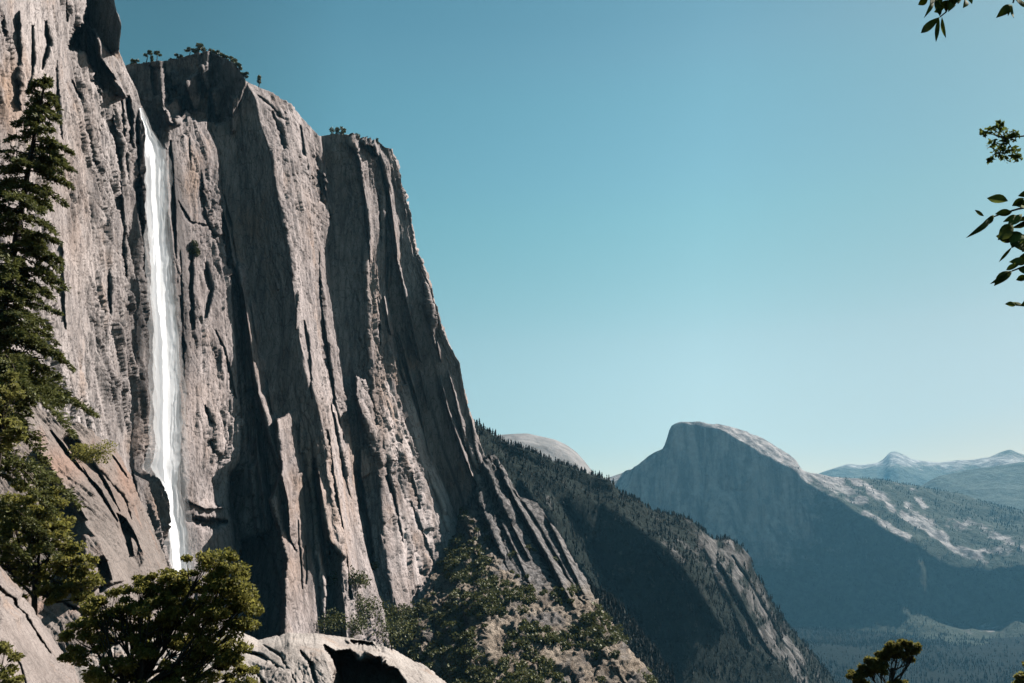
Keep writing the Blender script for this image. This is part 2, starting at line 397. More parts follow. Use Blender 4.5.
strokes = [
 ([(222,206),(229,232),(234,262),(243,290),(249,330),(254,370),(258,392),(264,412),(271,440),(280,468),(288,500),(290,540)], 4.6, -26),
 ([(251,300),(257,345)], 1.5, -8), ([(250,385),(252,430),(252,455)], 1.6, -12), ([(268,380),(272,415)], 1.3, -8), ([(256,432),(258,460),(264,500),(268,540)], 3.5, -18),
 ([(243,392),(254,390),(262,420),(266,460),(272,500)], 4, 14),
 ([(224,195),(230,225),(236,262),(243,330),(246,400)], 3, 14),
 ([(276,280),(278,290)], 1.5, -8), ([(298,290),(296,330)], 2, -6), ([(300,420),(300,455)], 1.5, -6),
 ([(318,250),(320,300),(325,340),(331,380),(336,410),(344,440)], 2.4, 24), ([(331,400),(338,440),(343,470),(350,500)], 2.0, 18), ([(304,320),(308,350),(312,400)], 2.5, 12),
 ([(318,170),(322,200),(330,216)], 2, 14), ([(300,125),(303,150),(307,170)], 1.8, 14), ([(270,110),(280,135),(284,150)], 2.2, 13), ([(258,95),(272,108),(286,124)], 2., 10),
 ([(322,172),(328,205),(331,215)], 1.8, -16),
 ([(328,430),(332,470),(340,520),(346,560),(352,600)], 2.4, 18), ([(312,440),(316,490),(324,540),(328,590)], 3, 24), ([(318,470),(326,520),(334,560)], 2.6, -12),
 ([(352,140),(359,158),(364,190),(369,225),(370,262)], 2.8, -18), ([(362,142),(374,147),(384,165),(389,190),(394,225),(398,260)], 3.0, -22), ([(376,160),(379,195),(381,240)], 3.8, 16),
 ([(385,205),(392,232),(398,270),(402,300)], 2.2, -13), ([(395,250),(402,280),(409,310),(414,335),(421,362)], 1.8, -15), ([(401,300),(408,330),(418,360)], 1.4, -9),
 ([(398,332),(404,350),(410,375),(419,405),(424,430),(430,455)], 1.8, -16), ([(394,335),(398,360),(405,385)], 3, 10),
 ([(384,295),(388,320),(391,335)], 1.8, -14), ([(390,252),(388,290)], 1.6, -8), ([(376,290),(379,320),(380,345)], 2, 14),
 ([(440,375),(448,410),(455,430),(462,450),(468,465),(476,485)], 2.0, -20), ([(448,370),(456,400),(462,430),(466,450)], 1.5, -12), ([(437,340),(441,362)], 1.5, -9),
 ([(420,370),(424,390),(429,410)], 1.4, -11), ([(425,280),(430,320),(436,350)], 1.4, -8), ([(470,400),(474,440),(480,470)], 1.6, -9), ([(458,410),(466,440),(476,470)], 2., -8),
 ([(371,398),(378,430),(386,470),(394,500),(398,520)], 2.6, 22), ([(384,460),(392,500),(404,545)], 1.8, 13), ([(398,440),(410,475),(420,510)], 1.6, 9), ([(410,500),(425,540),(436,575)], 1.6, 8), ([(425,470),(438,505),(447,535)], 1.5, 8),
 ([(358,470),(362,500),(368,530),(374,570)], 4.5, 26), ([(362,495),(366,510)], 2, -10),
 ([(192,240),(191,290),(194,330)], 2.2, 13), ([(205,262),(211,290),(206,318)], 3., 13), ([(215,330),(224,350),(231,378),(236,400)], 1.6, 10), ([(204,405),(211,425)], 1.6, 9), ([(210,440),(215,455)], 1.5, 8),
 ([(170,140),(172,180),(174,220),(176,260)], 2.2, 14), ([(180,250),(182,320),(184,380)], 1.6, 8), ([(188,130),(190,170)], 1.5, 7),
 ([(182,516),(205,523),(228,521)], 4.5, 24), ([(186,500),(205,508),(224,508)], 4, -9), ([(200,170),(205,215),(212,235),(217,245)], 1.4, 8), ([(178,200),(190,222),(208,226),(216,238)], 1.4, 7),
 ([(296,520),(300,560),(302,590)], 1.8, 10), ([(286,510),(289,540),(296,552)], 1.6, 9),
 ([(420,585),(408,612)], 3, 10), ([(305,545),(306,585)], 2., 10),
]
Y = relief(PX, PY, Y, polys, strokes)
P = at(PX, PY, Y)
darkened = np.clip(gauss2(PX, PY, 183, 330, 13, 170)*.85+gauss2(PX, PY, 172, 190, 9, 60)*.7+gauss2(PX, PY, 196, 490, 18, 40)*.45, 0, 1)*np.clip(.75+.9*fbm(U/9, P[...,2]/60, seed=63, o=3), 0, 1)  # wet rock beside the falls
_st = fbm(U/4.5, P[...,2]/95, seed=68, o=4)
darkened = np.maximum(darkened, np.clip(.5*in_poly(PX, PY, [(126,40),(250,40),(250,90),(234,118),(200,112),(165,100),(160,130),(130,130)])*np.clip(.75+1.6*fbm(PX/7, PY/9, seed=69, o=3), 0, 1.3), 0, .75))  # summit block: lichen tone with the shade of its turned-away face painted in
darkened = np.maximum(darkened, np.clip(1.5*_st-.12, 0, .75)*np.clip((PX-330)/60, 0, 1)*np.clip((PX-405-(PY-250)*.12)/14+.25, 0, 1))
darkened = np.maximum(darkened, np.clip(1.6*_st-.35, 0, .6))
tan = np.clip(gauss2(PX, PY, 374, 300, 6, 50)*.55+gauss2(PX, PY, 388, 400, 14, 60)*.7+gauss2(PX, PY, 296, 500, 30, 90)*.7+gauss2(PX, PY, 340, 500, 16, 90)*.5+gauss2(PX, PY, 415, 520, 34, 90)*.32+gauss2(PX, PY, 205, 420, 25, 90)*.25+gauss2(PX, PY, 310, 200, 14, 50)*.3+gauss2(PX, PY, 250, 340, 5, 60)*.25, 0, 1)*np.clip(.6+.9*fbm(U/12, P[...,2]/25, seed=64, o=3), 0, 1)
colU = U[0]; # smooth joint faces: the walls that look towards the valley mouth
uu = [];
def _uat(i):
    return colU[np.argmin(np.abs(PX[500]-_pxat(i, PY[500].mean())))]
am = np.ones(PX.shape[1])
for a_, b_ in ((5,7),(10,12),(14,16)):
    ua, ub = _uat(a_)+3, _uat(b_)-5
    am = np.minimum(am, 1-.62*np.clip((colU-ua)/6, 0, 1)*np.clip((ub-colU)/8, 0, 1))
sunlit_pale = np.clip(.75*in_poly(PX, PY, [(384,380),(404,390),(430,440),(448,500),(462,560),(452,600),(430,650),(410,620),(392,540),(384,460)])+.6*gauss2(PX, PY, 300, 115, 26, 22)+.5*gauss2(PX, PY, 340, 470, 10, 90)+.35*gauss2(PX, PY, 200, 430, 22, 60), 0, 1)  # sunlit slab and pillar faces painted paler to look brighter
for _ in range(14):
    q = np.pad(sunlit_pale, 1, mode='edge'); sunlit_pale = (q[2:,1:-1]+q[:-2,1:-1]+q[1:-1,2:]+q[1:-1,:-2])/4
sunlit_pale = sunlit_pale*np.clip(.55+1.5*fbm(U/8, P[...,2]/26, seed=72, o=4), 0, 1)
P = rock(P, U, .68*am[None,:], 0.0, .9, 40, fine=.78)
P_main, PXm, PYm = P, PX, PY
# close the top: plateau running back from the rim
top = P[0]; back1 = top+np.array([-30, 60, 4.]); back2 = top+np.array([-160, 420, 10.])
P2 = np.concatenate([back2[None], back1[None], P], 0)
z2 = lambda a: np.concatenate([a[:1]*0, a[:1]*0, a], 0)
mesh_obj('cliff', P2, grid_faces(*P2.shape[:2]), M['granite'], attrs={'darkened': z2(darkened), 'tan': z2(tan), 'sunlit_pale': z2(sunlit_pale)}, kind='structure')

# ------------------------------------------------------------------ TALUS and leaning rib on the right foot of the cliff
TS = [
 [(505,446,1015),(530,448,980),(560,442,930),(600,426,862),(650,412,780),(720,420,680)],
 [(508,460,965),(550,460,900),(600,455,820),(650,450,740),(720,460,640)],
 [(505,468,925),(560,480,850),(610,485,770),(660,490,690),(720,500,610)],
 [(462,480,948),(500,492,920),(550,512,860),(600,540,790),(650,570,720),(720,600,640)],
 [(455,488,950),(490,505,925),(530,530,880),(570,556,830),(620,592,760),(683,640,690),(720,660,650)],
 [(457,494,965),(480,508,945),(499,520,930),(503,536,925),(520,548,905),(537,561,885),(560,573,860),(586,586,835),(620,602,800),(640,622,780),(660,638,765),(683,652,750),(720,680,700)],
 [(470,490,1150),(520,535,1130),(586,580,1100),(660,630,1020),(720,670,950)],
]
TS = [[(a, b, c+95*max(0, min(1, (600-a)/100.))) for a, b, c in r] for r in TS]
PX, PY, Y, U = loft(TS, .9, 380, 3)
strokes = [
 ([(474,470),(480,500),(492,530),(505,560)], 2.4, -14), ([(484,462),(497,495),(512,525),(530,560)], 3.4, -18), ([(492,460),(505,485),(520,515),(540,550),(560,590)], 2.6, 16),
 ([(500,470),(514,498),(530,525),(550,560),(575,610)], 3.4, -20), ([(512,490),(530,515),(548,545),(568,580),(585,610)], 3, 16),
 ([(470,490),(478,520),(490,550)], 2.4, 12), ([(462,500),(470,530),(478,560)], 2.2, -8), ([(480,510),(492,540),(510,575)], 2, 10), ([(540,505),(556,535),(575,575),(592,612)], 2.6, -12),
 ([(500,520),(515,550),(530,585)], 2, -9), ([(600,650),(616,668),(630,690)], 1.6, -5), ([(466,600),(464,640),(470,690)], 5, 20), ([(430,610),(440,650),(444,690)], 3, 10),
]
Y = relief(PX, PY, Y, [], strokes)
P = at(PX, PY, Y)
d_rib, s_, _ = seg_dist(PX, PY, [(462,490),(478,530),(505,570),(545,610),(590,660),(620,700)])
ribm = np.clip((608-PY+10*fbm(PX/9, PY/9, seed=12))/30, 0, 1)*np.clip(.5+np.where(s_ > 0, d_rib, -d_rib)/8+.8*fbm(PX/12, PY/12, seed=7), 0, 1)
u, v = U, P[...,2]
f1, e1 = facets((P[...,0]-.5*P[...,2])/14, v/26+P[...,1]/40, 5, 1.4); f2, _ = facets(P[...,0]/5+2, P[...,2]/8+P[...,1]/9, 6, 1.4)
dd = 3.2*f1+1.5*f2+5*fbm((P[...,0]+P[...,2]*.55)/22, P[...,2]/120, P[...,1]/90, seed=8, ridged=True)+2.0*fbm(P[...,0]/8, P[...,1]/12, P[...,2]/10, seed=9)
P = P+normals(P)*(dd*(.85-.75*ribm))[...,None]
P = rock(P, U, .7*ribm, 0, .75, 66)
mesh_obj('talus_slope', P, grid_faces(*PX.shape), M['talus'], attrs={'rib': np.clip(ribm+.85*np.clip(2.2*fbm(PX/16, PY/20, seed=14, o=4)-.05, 0, 1), 0, 1)}, kind='structure')
TAL = (P, PX, PY, ribm)

# ------------------------------------------------------------------ leaf-card shrubs
def leaf_cloud(centres, radii, n_per, size, flat=.8, elong=2.2, up=0.):
    """many small folded leaf quads spread in ellipsoids; returns V,F,rnd"""
    c = np.repeat(centres, n_per, 0); r = np.repeat(radii, n_per, 0)
    n = len(c)
    d = rng.normal(size=(n,3)); d /= np.linalg.norm(d, axis=1, keepdims=True)
    rad = rng.random(n)**.42
    p = c+d*rad[:,None]*r
    a = d*.6+rng.normal(size=(n,3))*.7; a[:,2] += up; a /= np.linalg.norm(a, axis=1, keepdims=True)
    b = np.cross(a, rng.normal(size=(n,3))); b /= np.linalg.norm(b, axis=1, keepdims=True)
    s = (size*(.6+.8*rng.random(n)))[:,None]
    a = a*s*elong*.5; b = b*s*.5
    V = np.stack([p-a, p+b*1., p+a, p-b*1.], 1).reshape(-1,3)
    Fc = np.arange(n*4).reshape(-1,4)
    return V, Fc, np.repeat(rng.random(n), 4)

def on_grid(P, PX, PY, px, py):
    d = (PX-px)**2+(PY-py)**2; i = np.unravel_index(np.argmin(d), d.shape); return P[i]
Pt, PXt, PYt, rb = TAL
dens = fbm(PXt/26, PYt/22, seed=90, o=3)
cand = []; k = 0
fl = np.flatnonzero((PYt < 715).ravel())
for i in rng.permutation(fl)[:9000]:
    x, y = PXt.ravel()[i], PYt.ravel()[i]
    if rb.ravel()[i] > .75 and rng.random() < .95: continue
    if (y < 548 or (x < 448 and y < 585)) and rng.random() < .72: continue
    dv = dens.ravel()[i]+.16*math.exp(-((x-465)/30)**2-((y-590)/40)**2)+.2*math.exp(-((x-520)/70)**2-((y-670)/35)**2)-.5*math.exp(-((x-495)/22)**2-((y-632)/16)**2)-.25*math.exp(-((x-455)/10)**2-((y-522)/10)**2)
    if dv > -.02 and rng.random() < .27: cand.append(Pt.reshape(-1,3)[i])
cand = np.array(cand)
rad = (2.2+4.2*rng.random(len(cand))**1.8)[:,None]*np.array([[1.15,1.15,.85]])
V, Fc, rn = leaf_cloud(cand+np.array([0,0,1.]), rad, 95, 1.5, elong=1.5)
print('shrubs', len(cand))
mesh_obj('shrubland', V, Fc, M['shrub'], attrs={'rnd': rn}, kind='stuff')

# scattered bushes on the cliff ledges, each its own thing
def bush(px, py, Y, w, h, label, group='bushes on the cliff ledges', n=7, mat='shrub', size=1.0):
    c = at(px, py, Y); m = Y/F
    t = thing('bush', label, 'bush', c-np.array([0,0,h*m*.5]), group)
    cs = np.array([[rng.uniform(-.6,.6)*w*m, rng.uniform(-.5,.5)*w*m, rng.uniform(-.1,.6)*h*m] for _ in range(n)])
    V, Fc, rn = leaf_cloud(cs, np.full((n,3), 1.)*np.array([[w*m*.42, w*m*.42, h*m*.34]]), 260, size*m*1.35, elong=1.5)
    mesh_obj('foliage', V, Fc, M[mat], attrs={'rnd': rn}, parent=t)
    V, Fc = tube([(0,0,-h*m*.2),(0,0,h*m*.35)], [.35*m*1.2, .2*m]); mesh_obj('stem', V, Fc, M['bark'], parent=t)

def tube(pts, rad, seg=7):
    pts = np.array(pts, float); n = len(pts); V = []
    T = np.gradient(pts, axis=0); T /= np.linalg.norm(T, axis=1, keepdims=True)+1e-9
    up = np.array([.13,.31,.94]) if abs(T[0][2]) < .8 else np.array([.96,.2,.1])
    for i in range(n):
        a = np.cross(T[i], up); a /= np.linalg.norm(a)+1e-9; b = np.cross(T[i], a)
        for k in range(seg):
            an = 2*math.pi*k/seg; V.append(pts[i]+rad[i]*(math.cos(an)*a+math.sin(an)*b))
    Fc = [[i*seg+k, i*seg+(k+1) % seg, (i+1)*seg+(k+1) % seg, (i+1)*seg+k] for i in range(n-1) for k in range(seg)]
    V.append(pts[-1]); V.append(pts[0]); e = len(V)-2
    for k in range(seg):
        Fc.append([(n-1)*seg+k, (n-1)*seg+(k+1) % seg, e, e]) if False else None
    return np.array(V), np.array([f for f in Fc if f])

def surf_Y(px, py):  # depth of the main cliff there
    return on_grid(P_main, PXm, PYm, px, py)[1]
for px, py, w, h, lab in [
 (362,600,32,34,'dark green bush in the cleft at the foot of the pale main slab'),
 (352,572,20,20,'small rounded bush on the ledge above the cleft bushes at the pillar foot'),
 (376,625,72,30,'broad low dark bush on the shelf just above the foreground overhang'),
 (404,610,26,24,'bush at the lower left corner of the pale slanting slab'),
 (342,616,28,26,'bush at the left end of the shelf behind the foreground ledge'),
 (420,608,26,24,'rounded bush hugging the right foot of the pale slanting slab'),
 (432,622,22,18,'dark bush where the pale slab meets the scrubby talus slope'),
 (414,634,36,28,'wide olive bush directly above the right end of the foreground ledge'),
 (392,640,20,14,'low bush between the two wide bushes above the overhang'),
 (436,590,14,14,'small bush on the right rim of the pale slab, highest of the talus-side bushes'),
 (372,566,8,10,'tiny bush growing on the light pillar edge above the shelf'),
 (192,246,9,14,'tiny green tuft on the damp rock just right of the waterfall')]:
    bush(px, py, surf_Y(px, py)-6, w, h, lab)
bush(91, 447, 300, 26, 22, 'olive green bush perched on the tilted slabs left of the waterfall foot', n=9, mat='oak')

# ------------------------------------------------------------------ LOWER LEFT SLABS (tilted, in front of the wall)
SL = [
 [(380,-80,300),(520,-80,270),(720,-80,240)],
 [(396,0,322),(500,0,300),(600,0,280),(720,0,250)],
 [(402,28,332),(450,40,325),(520,55,315),(600,60,295),(720,60,260)],
 [(418,55,345),(460,80,345),(520,112,342),(560,120,330),(620,115,300),(720,110,260)],
 [(425,80,360),(470,105,365),(520,130,362),(556,144,352),(620,150,310),(720,150,265)],
 [(440,102,385),(470,125,392),(520,140,390),(556,150,375),(620,172,330),(720,180,270)],
 [(452,118,470),(500,140,470),(556,165,460),(620,185,400),(720,200,330)],
]
PX, PY, Y, U = loft(SL, .7, 420, 3)
polys = [([(30,470),(45,470),(78,515),(100,540),(108,560),(85,560),(60,540),(40,510)], 12, -.7, 0),
 ([(62,440),(72,430),(98,470),(118,505),(126,520),(118,528),(104,500),(80,465)], 5, -.3, 0),
 ([(117,514),(125,518),(136,536),(145,560),(139,567),(130,556),(124,538)], 10, -.8, 0),
 ([(84,536),(104,540),(126,568),(128,580),(84,590)], -9, .4, 0),
 ([(96,560),(104,556),(112,580),(100,592)], 12, -1, 0)]
strokes = [([(50,430),(75,462),(100,492),(118,522)], 2.2, 11), ([(86,450),(104,480),(120,512)], 1.5, 7), ([(100,470),(125,500),(132,520)], 1.6, 7), ([(36,448),(60,480),(88,520)], 2.4, -6),
 ([(60,600),(80,612),(100,640)], 3, 8), ([(131,538),(134,555)], 1.6, -14), ([(112,455),(128,480)],2,8)]
Y = relief(PX, PY, Y, polys, strokes); P = at(PX, PY, Y)
tan = np.clip(gauss2(PX, PY, 60, 465, 30, 18)*.6+gauss2(PX, PY, 128, 480, 14, 30)*.5, 0, 1)
P = rock(P, U, .42, .6, .38, 80, iso=2.2)
mesh_obj('rock_slabs', P, grid_faces(*PX.shape), M['slab'], attrs={'tan': tan}, kind='structure')

# ------------------------------------------------------------------ FOREGROUND ROCK : left boulder slope and the pale ledge
FS = [[(540,-260,66),(760,-260,46),(1050,-260,30)], [(556,-60,70),(760,-60,46),(1050,-60,30)], [(566,0,73),(640,0,60),(760,0,47),(1050,0,30)], [(585,16,76),(640,18,64),(760,20,48),(1050,20,30)],
 [(628,46,80),(680,50,66),(760,50,52),(1050,60,32)], [(655,64,84),(700,74,70),(760,80,58),(1050,100,34)], [(664,72,100),(700,84,95),(760,100,80),(1050,120,50)]]
PX, PY, Y, U = loft(FS, 1.0, 260, 3)
Y = relief(PX, PY, Y, [], [([(-10,582),(12,600),(30,625),(52,655)], 2.5, 1.6), ([(0,640),(20,665),(30,700)], 2, .8)])
P = rock(at(PX, PY, Y), U, .35, .2, .09, 120, iso=5)
mesh_obj('boulder_slope', P, grid_faces(*PX.shape), M['boulder'], kind='structure')

LE = [
 [(650,70,170),(700,60,150),(800,60,120)],
 [(646,110,172),(700,105,150),(800,100,120)],
 [(628,232,180),(640,232,172),(683,232,158),(800,225,125)],
 [(640,258,184),(650,258,172),(683,258,158),(800,255,125)],
 [(632,290,188),(642,290,172),(683,290,158),(800,290,125)],
 [(634,322,192),(646,322,176),(660,326,165),(683,334,158),(800,350,125)],
 [(637,344,198),(641,344,196),(646,336,185),(683,344,176),(800,365,140)],
 [(642,375,203),(650,378,198),(653,378,186),(683,380,182),(800,395,145)],
 [(652,398,206),(658,400,202),(664,402,198),(683,416,186),(800,430,150)],
 [(663,418,212),(670,428,208),(683,440,196),(800,470,160)],
 [(672,430,250),(683,446,240),(800,480,200)],
]
PX, PY, Y, U = loft(LE, .8, 260, 2)
polys = [([(324,645),(336,652),(350,650),(362,660),(380,657),(388,670),(396,668),(404,680),(412,700),(410,760),(336,760),(330,690),(336,672)], 22, -.25, 0),
 ([(350,640),(372,643),(380,650),(366,652),(352,646)], 5, -.3, 0), ([(366,652),(384,650),(400,662),(392,668),(378,660)], -6, .5, 0)]
strokes = [([(240,650),(262,656),(285,672)], 2.2, 3), ([(262,644),(280,655),(296,683)], 1.4, 2), ([(300,650),(312,665),(318,690)], 2, 3), ([(232,665),(255,672),(270,690)], 2, 2.5), ([(345,640),(368,652),(392,668)], 3, -3)]
Y = relief(PX, PY, Y, polys, strokes)
P = rock(at(PX, PY, Y), U, .34, .2, .2, 150, iso=6)
mesh_obj('rock_ledge', P, grid_faces(*PX.shape), M['ledge'], kind='structure')

# ------------------------------------------------------------------ WATERFALL
def wf_mat():
    m, nt, out = newmat('falling water'); g = NG(nt)
    uv = g.n('ShaderNodeCombineXYZ'); g.l(g.attr('s'), uv.inputs[0]); g.l(g.attr('v'), uv.inputs[2])
    def ns(sx, sz, detail=6, rough=.65):
        mp = g.n('ShaderNodeMapping'); g.l(uv.outputs[0], mp.inputs[0]); mp.inputs['Scale'].default_value = (sx,1,sz)
        t = g.n('ShaderNodeTexNoise'); t.inputs['Scale'].default_value = 1.; t.inputs['Detail'].default_value = detail; t.inputs['Roughness'].default_value = rough
        g.l(mp.outputs[0], t.inputs['Vector']); return t.outputs['Fac']
    n1 = ns(4.2, .07); n2 = ns(1.8, .035, 5); n3 = ns(7, .9, 6)
    e = g.attr('edge')   # 1 centre 0 edge
    def math_(op, a, b):
        q = g.n('ShaderNodeMath', operation=op)
        for i, c in enumerate((a, b)):
            if isinstance(c, (int, float)): q.inputs[i].default_value = c
            else: g.l(c, q.inputs[i])
        return q.outputs[0]
    s = math_('ADD', math_('MULTIPLY', e, 1.5), math_('MULTIPLY', math_('ADD', math_('ADD', n1, n2), n3), 1.7))
    a = g.ramp(math_('MULTIPLY', math_('SUBTRACT', s, 1.55), 1.0), [(0.,0.),(.9,1.)])
    a = math_('MULTIPLY', a, g.attr('dens'))
    d = g.n('ShaderNodeBsdfDiffuse'); g.l(g.mix(g.ramp(n1, [(.35,0.),(.6,1.)]), (.86,.88,.89), (.97,.97,.97)), d.inputs[0])
    tl = g.n('ShaderNodeBsdfTranslucent'); tl.inputs[0].default_value = (.92,.94,.96,1)
    x = g.n('ShaderNodeMixShader'); x.inputs[0].default_value = .72; g.l(d.outputs[0], x.inputs[1]); g.l(tl.outputs[0], x.inputs[2])
    tr = g.n('ShaderNodeBsdfTransparent'); y = g.n('ShaderNodeMixShader'); g.l(a, y.inputs[0]); g.l(tr.outputs[0], y.inputs[1]); g.l(x.outputs[0], y.inputs[2])
    g.l(y.outputs[0], out.inputs[0]); return m
wfp = np.array([ # py, left, right
 (108,139,142),(120,141,147),(130,144,151),(150,145,163),(175,145,167),(200,146,166),(228,148,166),(250,150,169),(300,152,173),(330,154,176),(380,155,179),(420,155,181),(450,156,180),(466,151,179),(476,156,179),(488,164,179),(500,165,181),(540,170,188),(575,173,192)], float)
yy = np.linspace(108, 575, 420); L = np.interp(yy, wfp[:,0], wfp[:,1]); Rr = np.interp(yy, wfp[:,0], wfp[:,2])
Vs, Fs, S, E, D, VV, base = [], [], [], [], [], [], 0
for lay, (grow, dY, dn) in enumerate([(.92,0,1.0), (1.12,4,.6), (1.5,8,.22), (.6,-3,1.0)]):
    ns_ = 22; s = np.linspace(-1, 1, ns_)
    c = (L+Rr)/2+1.2*fbm(yy/40, yy*0+lay*9, seed=300+lay, o=2); h = np.maximum((Rr-L)/2*(grow+(.9*np.clip((yy-420)/140, 0, 1) if lay == 2 else 0))*(1+.10*fbm(yy/16, yy*0, seed=320+lay, o=3)), .8)
    px = c[:,None]+h[:,None]*s[None,:]; py = np.repeat(yy[:,None], ns_, 1)
    dep = np.interp(yy, [108,130,200,575], [588,590,582,556])[:,None]+dY+1.2*s[None,:]**2
    dep = dep+.5*fbm(px/3+lay*20, py/60, seed=310+lay, o=3)
    P = at(px+(.5+1.3*np.abs(s[None,:]))*fbm(px/7+lay*3, py/9, seed=330+lay, o=4), py, dep); Vs.append(P.reshape(-1,3)); Fs.append(grid_faces(420, ns_)+base); base += 420*ns_
    S.append((px-c[:,None]).ravel()*.35+lay*13); E.append(np.repeat((1-np.abs(s)**2)[None,:], 420, 0).ravel()); D.append((np.full(P.shape[:2], dn)*np.clip((yy[:,None]-104)/14, .5, 1)).ravel()); VV.append(P[...,2].ravel())
mesh_obj('waterfall', np.concatenate(Vs), np.concatenate(Fs), wf_mat(), smooth=True, attrs={'s': np.concatenate(S), 'edge': np.concatenate(E), 'dens': np.concatenate(D), 'v': np.concatenate(VV)}, kind='structure')

# ------------------------------------------------------------------ FORESTED RIDGE behind the cliff
def terr(name, rails, step, nt, mat, amp, wl, seed, rockf=None, sm=3, strokes=()):
    PX, PY, Y, U = loft(rails, step, nt, sm); Y = relief(PX, PY, Y, [], strokes)
    P = at(PX, PY, Y)
    d = fbm(P[...,0]/wl, P[...,1]/wl, P[...,2]/wl, o=6, seed=seed, ridged=True)*.7+fbm(P[...,0]/wl*2, P[...,1]/wl*2, P[...,2]/wl*.8, o=4, seed=seed+4)*.4
    ramp = np.ones(P.shape[0])
    P = P+normals(P)*(d*amp)[...,None]
    r = rockf(PX, PY) if rockf else np.zeros(PX.shape)
    mesh_obj(name, P, grid_faces(*PX.shape), M[mat], attrs={'rock': r}, kind='structure')
    return P, PX, PY
# here "rails" run from upper left to lower right is awkward, so columns are vertical slices: rail=(py,px,Y) top->bottom
sky = [(460,418),(480,432),(497,439),(520,449),(543,460),(570,468),(597,478),(634,500),(650,511),(667,518),(685,521),(696,525),(713,539),(729,539),(738,545),(746,553),(752,570),(770,600),(786,624),(807,649),(834,683),(860,716)]
bnd = {460:430,480:446,497:455,520:466,543:480,570:492,597:505,634:528,650:540,667:552,685:568,696:580,713:600,729:618,738:628,746:636,752:644,770:662,786:680,807:706,834:735,860:760}
rails = []
for px, py in sky:
    f = (px-460)/400.
    Ys = 1750+1250*f; w = min(1, max(0, (px-600)/90.))
    Yb = Ys-(40+330*w); 
    rails.append([(py+14, px, Ys+240), (py, px, Ys), (bnd[px]*.5+py*.5, px, (Ys+Yb)/2+15), (bnd[px], px, Yb), (max(bnd[px]+60, 640), px-2, Yb-60), (860, px-4, Yb-260)])
# normalise so that each rail has its own row parametrisation
def slice_loft(rails, step, ns_, sm):
    cols = []
    n = [6]+[ns_]*(len(rails[0])-2)
    for r in rails:
        a = np.array(r, float); pts = [a[0]]
        for i in range(len(a)-1):
            for k in range(1, n[i]+1): pts.append(a[i]+(a[i+1]-a[i])*k/n[i])
        cols.append(np.array(pts))
    C = np.array(cols)                       # rail, row, 3
    xs = np.arange(C.shape[0]); cnt = [0]
    for i in range(len(C)-1): cnt.append(cnt[-1]+max(1, int(abs(C[i+1,0,1]-C[i,0,1])/step)))
    tt = np.concatenate([np.linspace(i, i+1, cnt[i+1]-cnt[i], endpoint=False) for i in range(len(C)-1)]+[[len(C)-1.]])
    G = np.stack([np.stack([np.interp(tt, xs, C[:,r,c]) for c in range(3)], -1) for r in range(C.shape[1])], 0)
    for c in range(sm):
        q = np.pad(G, ((1,1),(1,1),(0,0)), mode='edge'); q = (q[1:-1,1:-1]*2+q[2:,1:-1]+q[:-2,1:-1]+q[1:-1,2:]+q[1:-1,:-2])/6
        q[0] = G[0]; q[-1] = G[-1]; q[:,0] = G[:,0]; q[:,-1] = G[:,-1]; G = q
    return G[...,1], G[...,0], G[...,2]
def terr2(name, rails, step, ns_, mat, amp, wl, seed, rockf=None, sm=3, strokes=(), topamp=.35, vs=1.0, attrs=None, wallish=0):
    PX, PY, Y = slice_loft(rails, step, ns_, sm); Y = relief(PX, PY, Y, [], strokes)
    P = at(PX, PY, Y)
    d = fbm(P[...,0]/wl, P[...,1]/wl, P[...,2]/wl*vs, o=6, seed=seed, ridged=True)*.7+fbm(P[...,0]/wl*2, P[...,1]/wl*2, P[...,2]/wl*1.2*vs, o=4, seed=seed+4)*.4
    rr = np.arange(P.shape[0])[:,None]; w = np.clip(topamp+np.abs(rr-6)/10., 0, 1)
    P = P+normals(P)*(d*amp*w)[...,None]
    r = rockf(PX, PY) if rockf else np.zeros(PX.shape)
    o = mesh_obj(name, P, grid_faces(*PX.shape), M[mat], attrs={'rock': r}, kind='structure', smooth=True)
    return P, PX, PY
def rk(PX, PY):
    s, _, _ = seg_dist(PX, PY, [(706,545),(735,580),(765,625),(800,683)])
    a = .30*np.exp(-(s/15)**2)+.22*gauss2(PX, PY, 735, 550, 22, 18)+.14*gauss2(PX, PY, 668, 560, 28, 22)
    a = a*(.55+.9*fbm(PX/7, PY/16, seed=77, o=4))
    return a
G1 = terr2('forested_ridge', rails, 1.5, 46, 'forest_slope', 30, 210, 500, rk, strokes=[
  ([(716,560),(740,600),(775,660)], 5, -60), ([(730,555),(760,610),(800,675)], 4, 50), ([(700,550),(722,600),(750,650)], 5, 60), ([(650,540),(680,570),(720,630)], 6, -60), ([(560,500),(600,560),(650,640)], 8, 60), ([(520,480),(560,540),(610,610)], 8, -60)])
# the small spur in front of it
rails = []
for px, py in [(545,560),(570,575),(590,594),(605,602),(625,622),(645,645),(660,668),(675,700),(690,740)]:
    Ys = 1350+ (px-545)*1.2
    rails.append([(py+12, px, Ys+120), (py, px, Ys), (py+30, px-3, Ys-70), (860, px-8, Ys-260)])
G2 = terr2('wooded_spur', rails, 1.5, 40, 'forest_slope', 16, 120, 540, None)

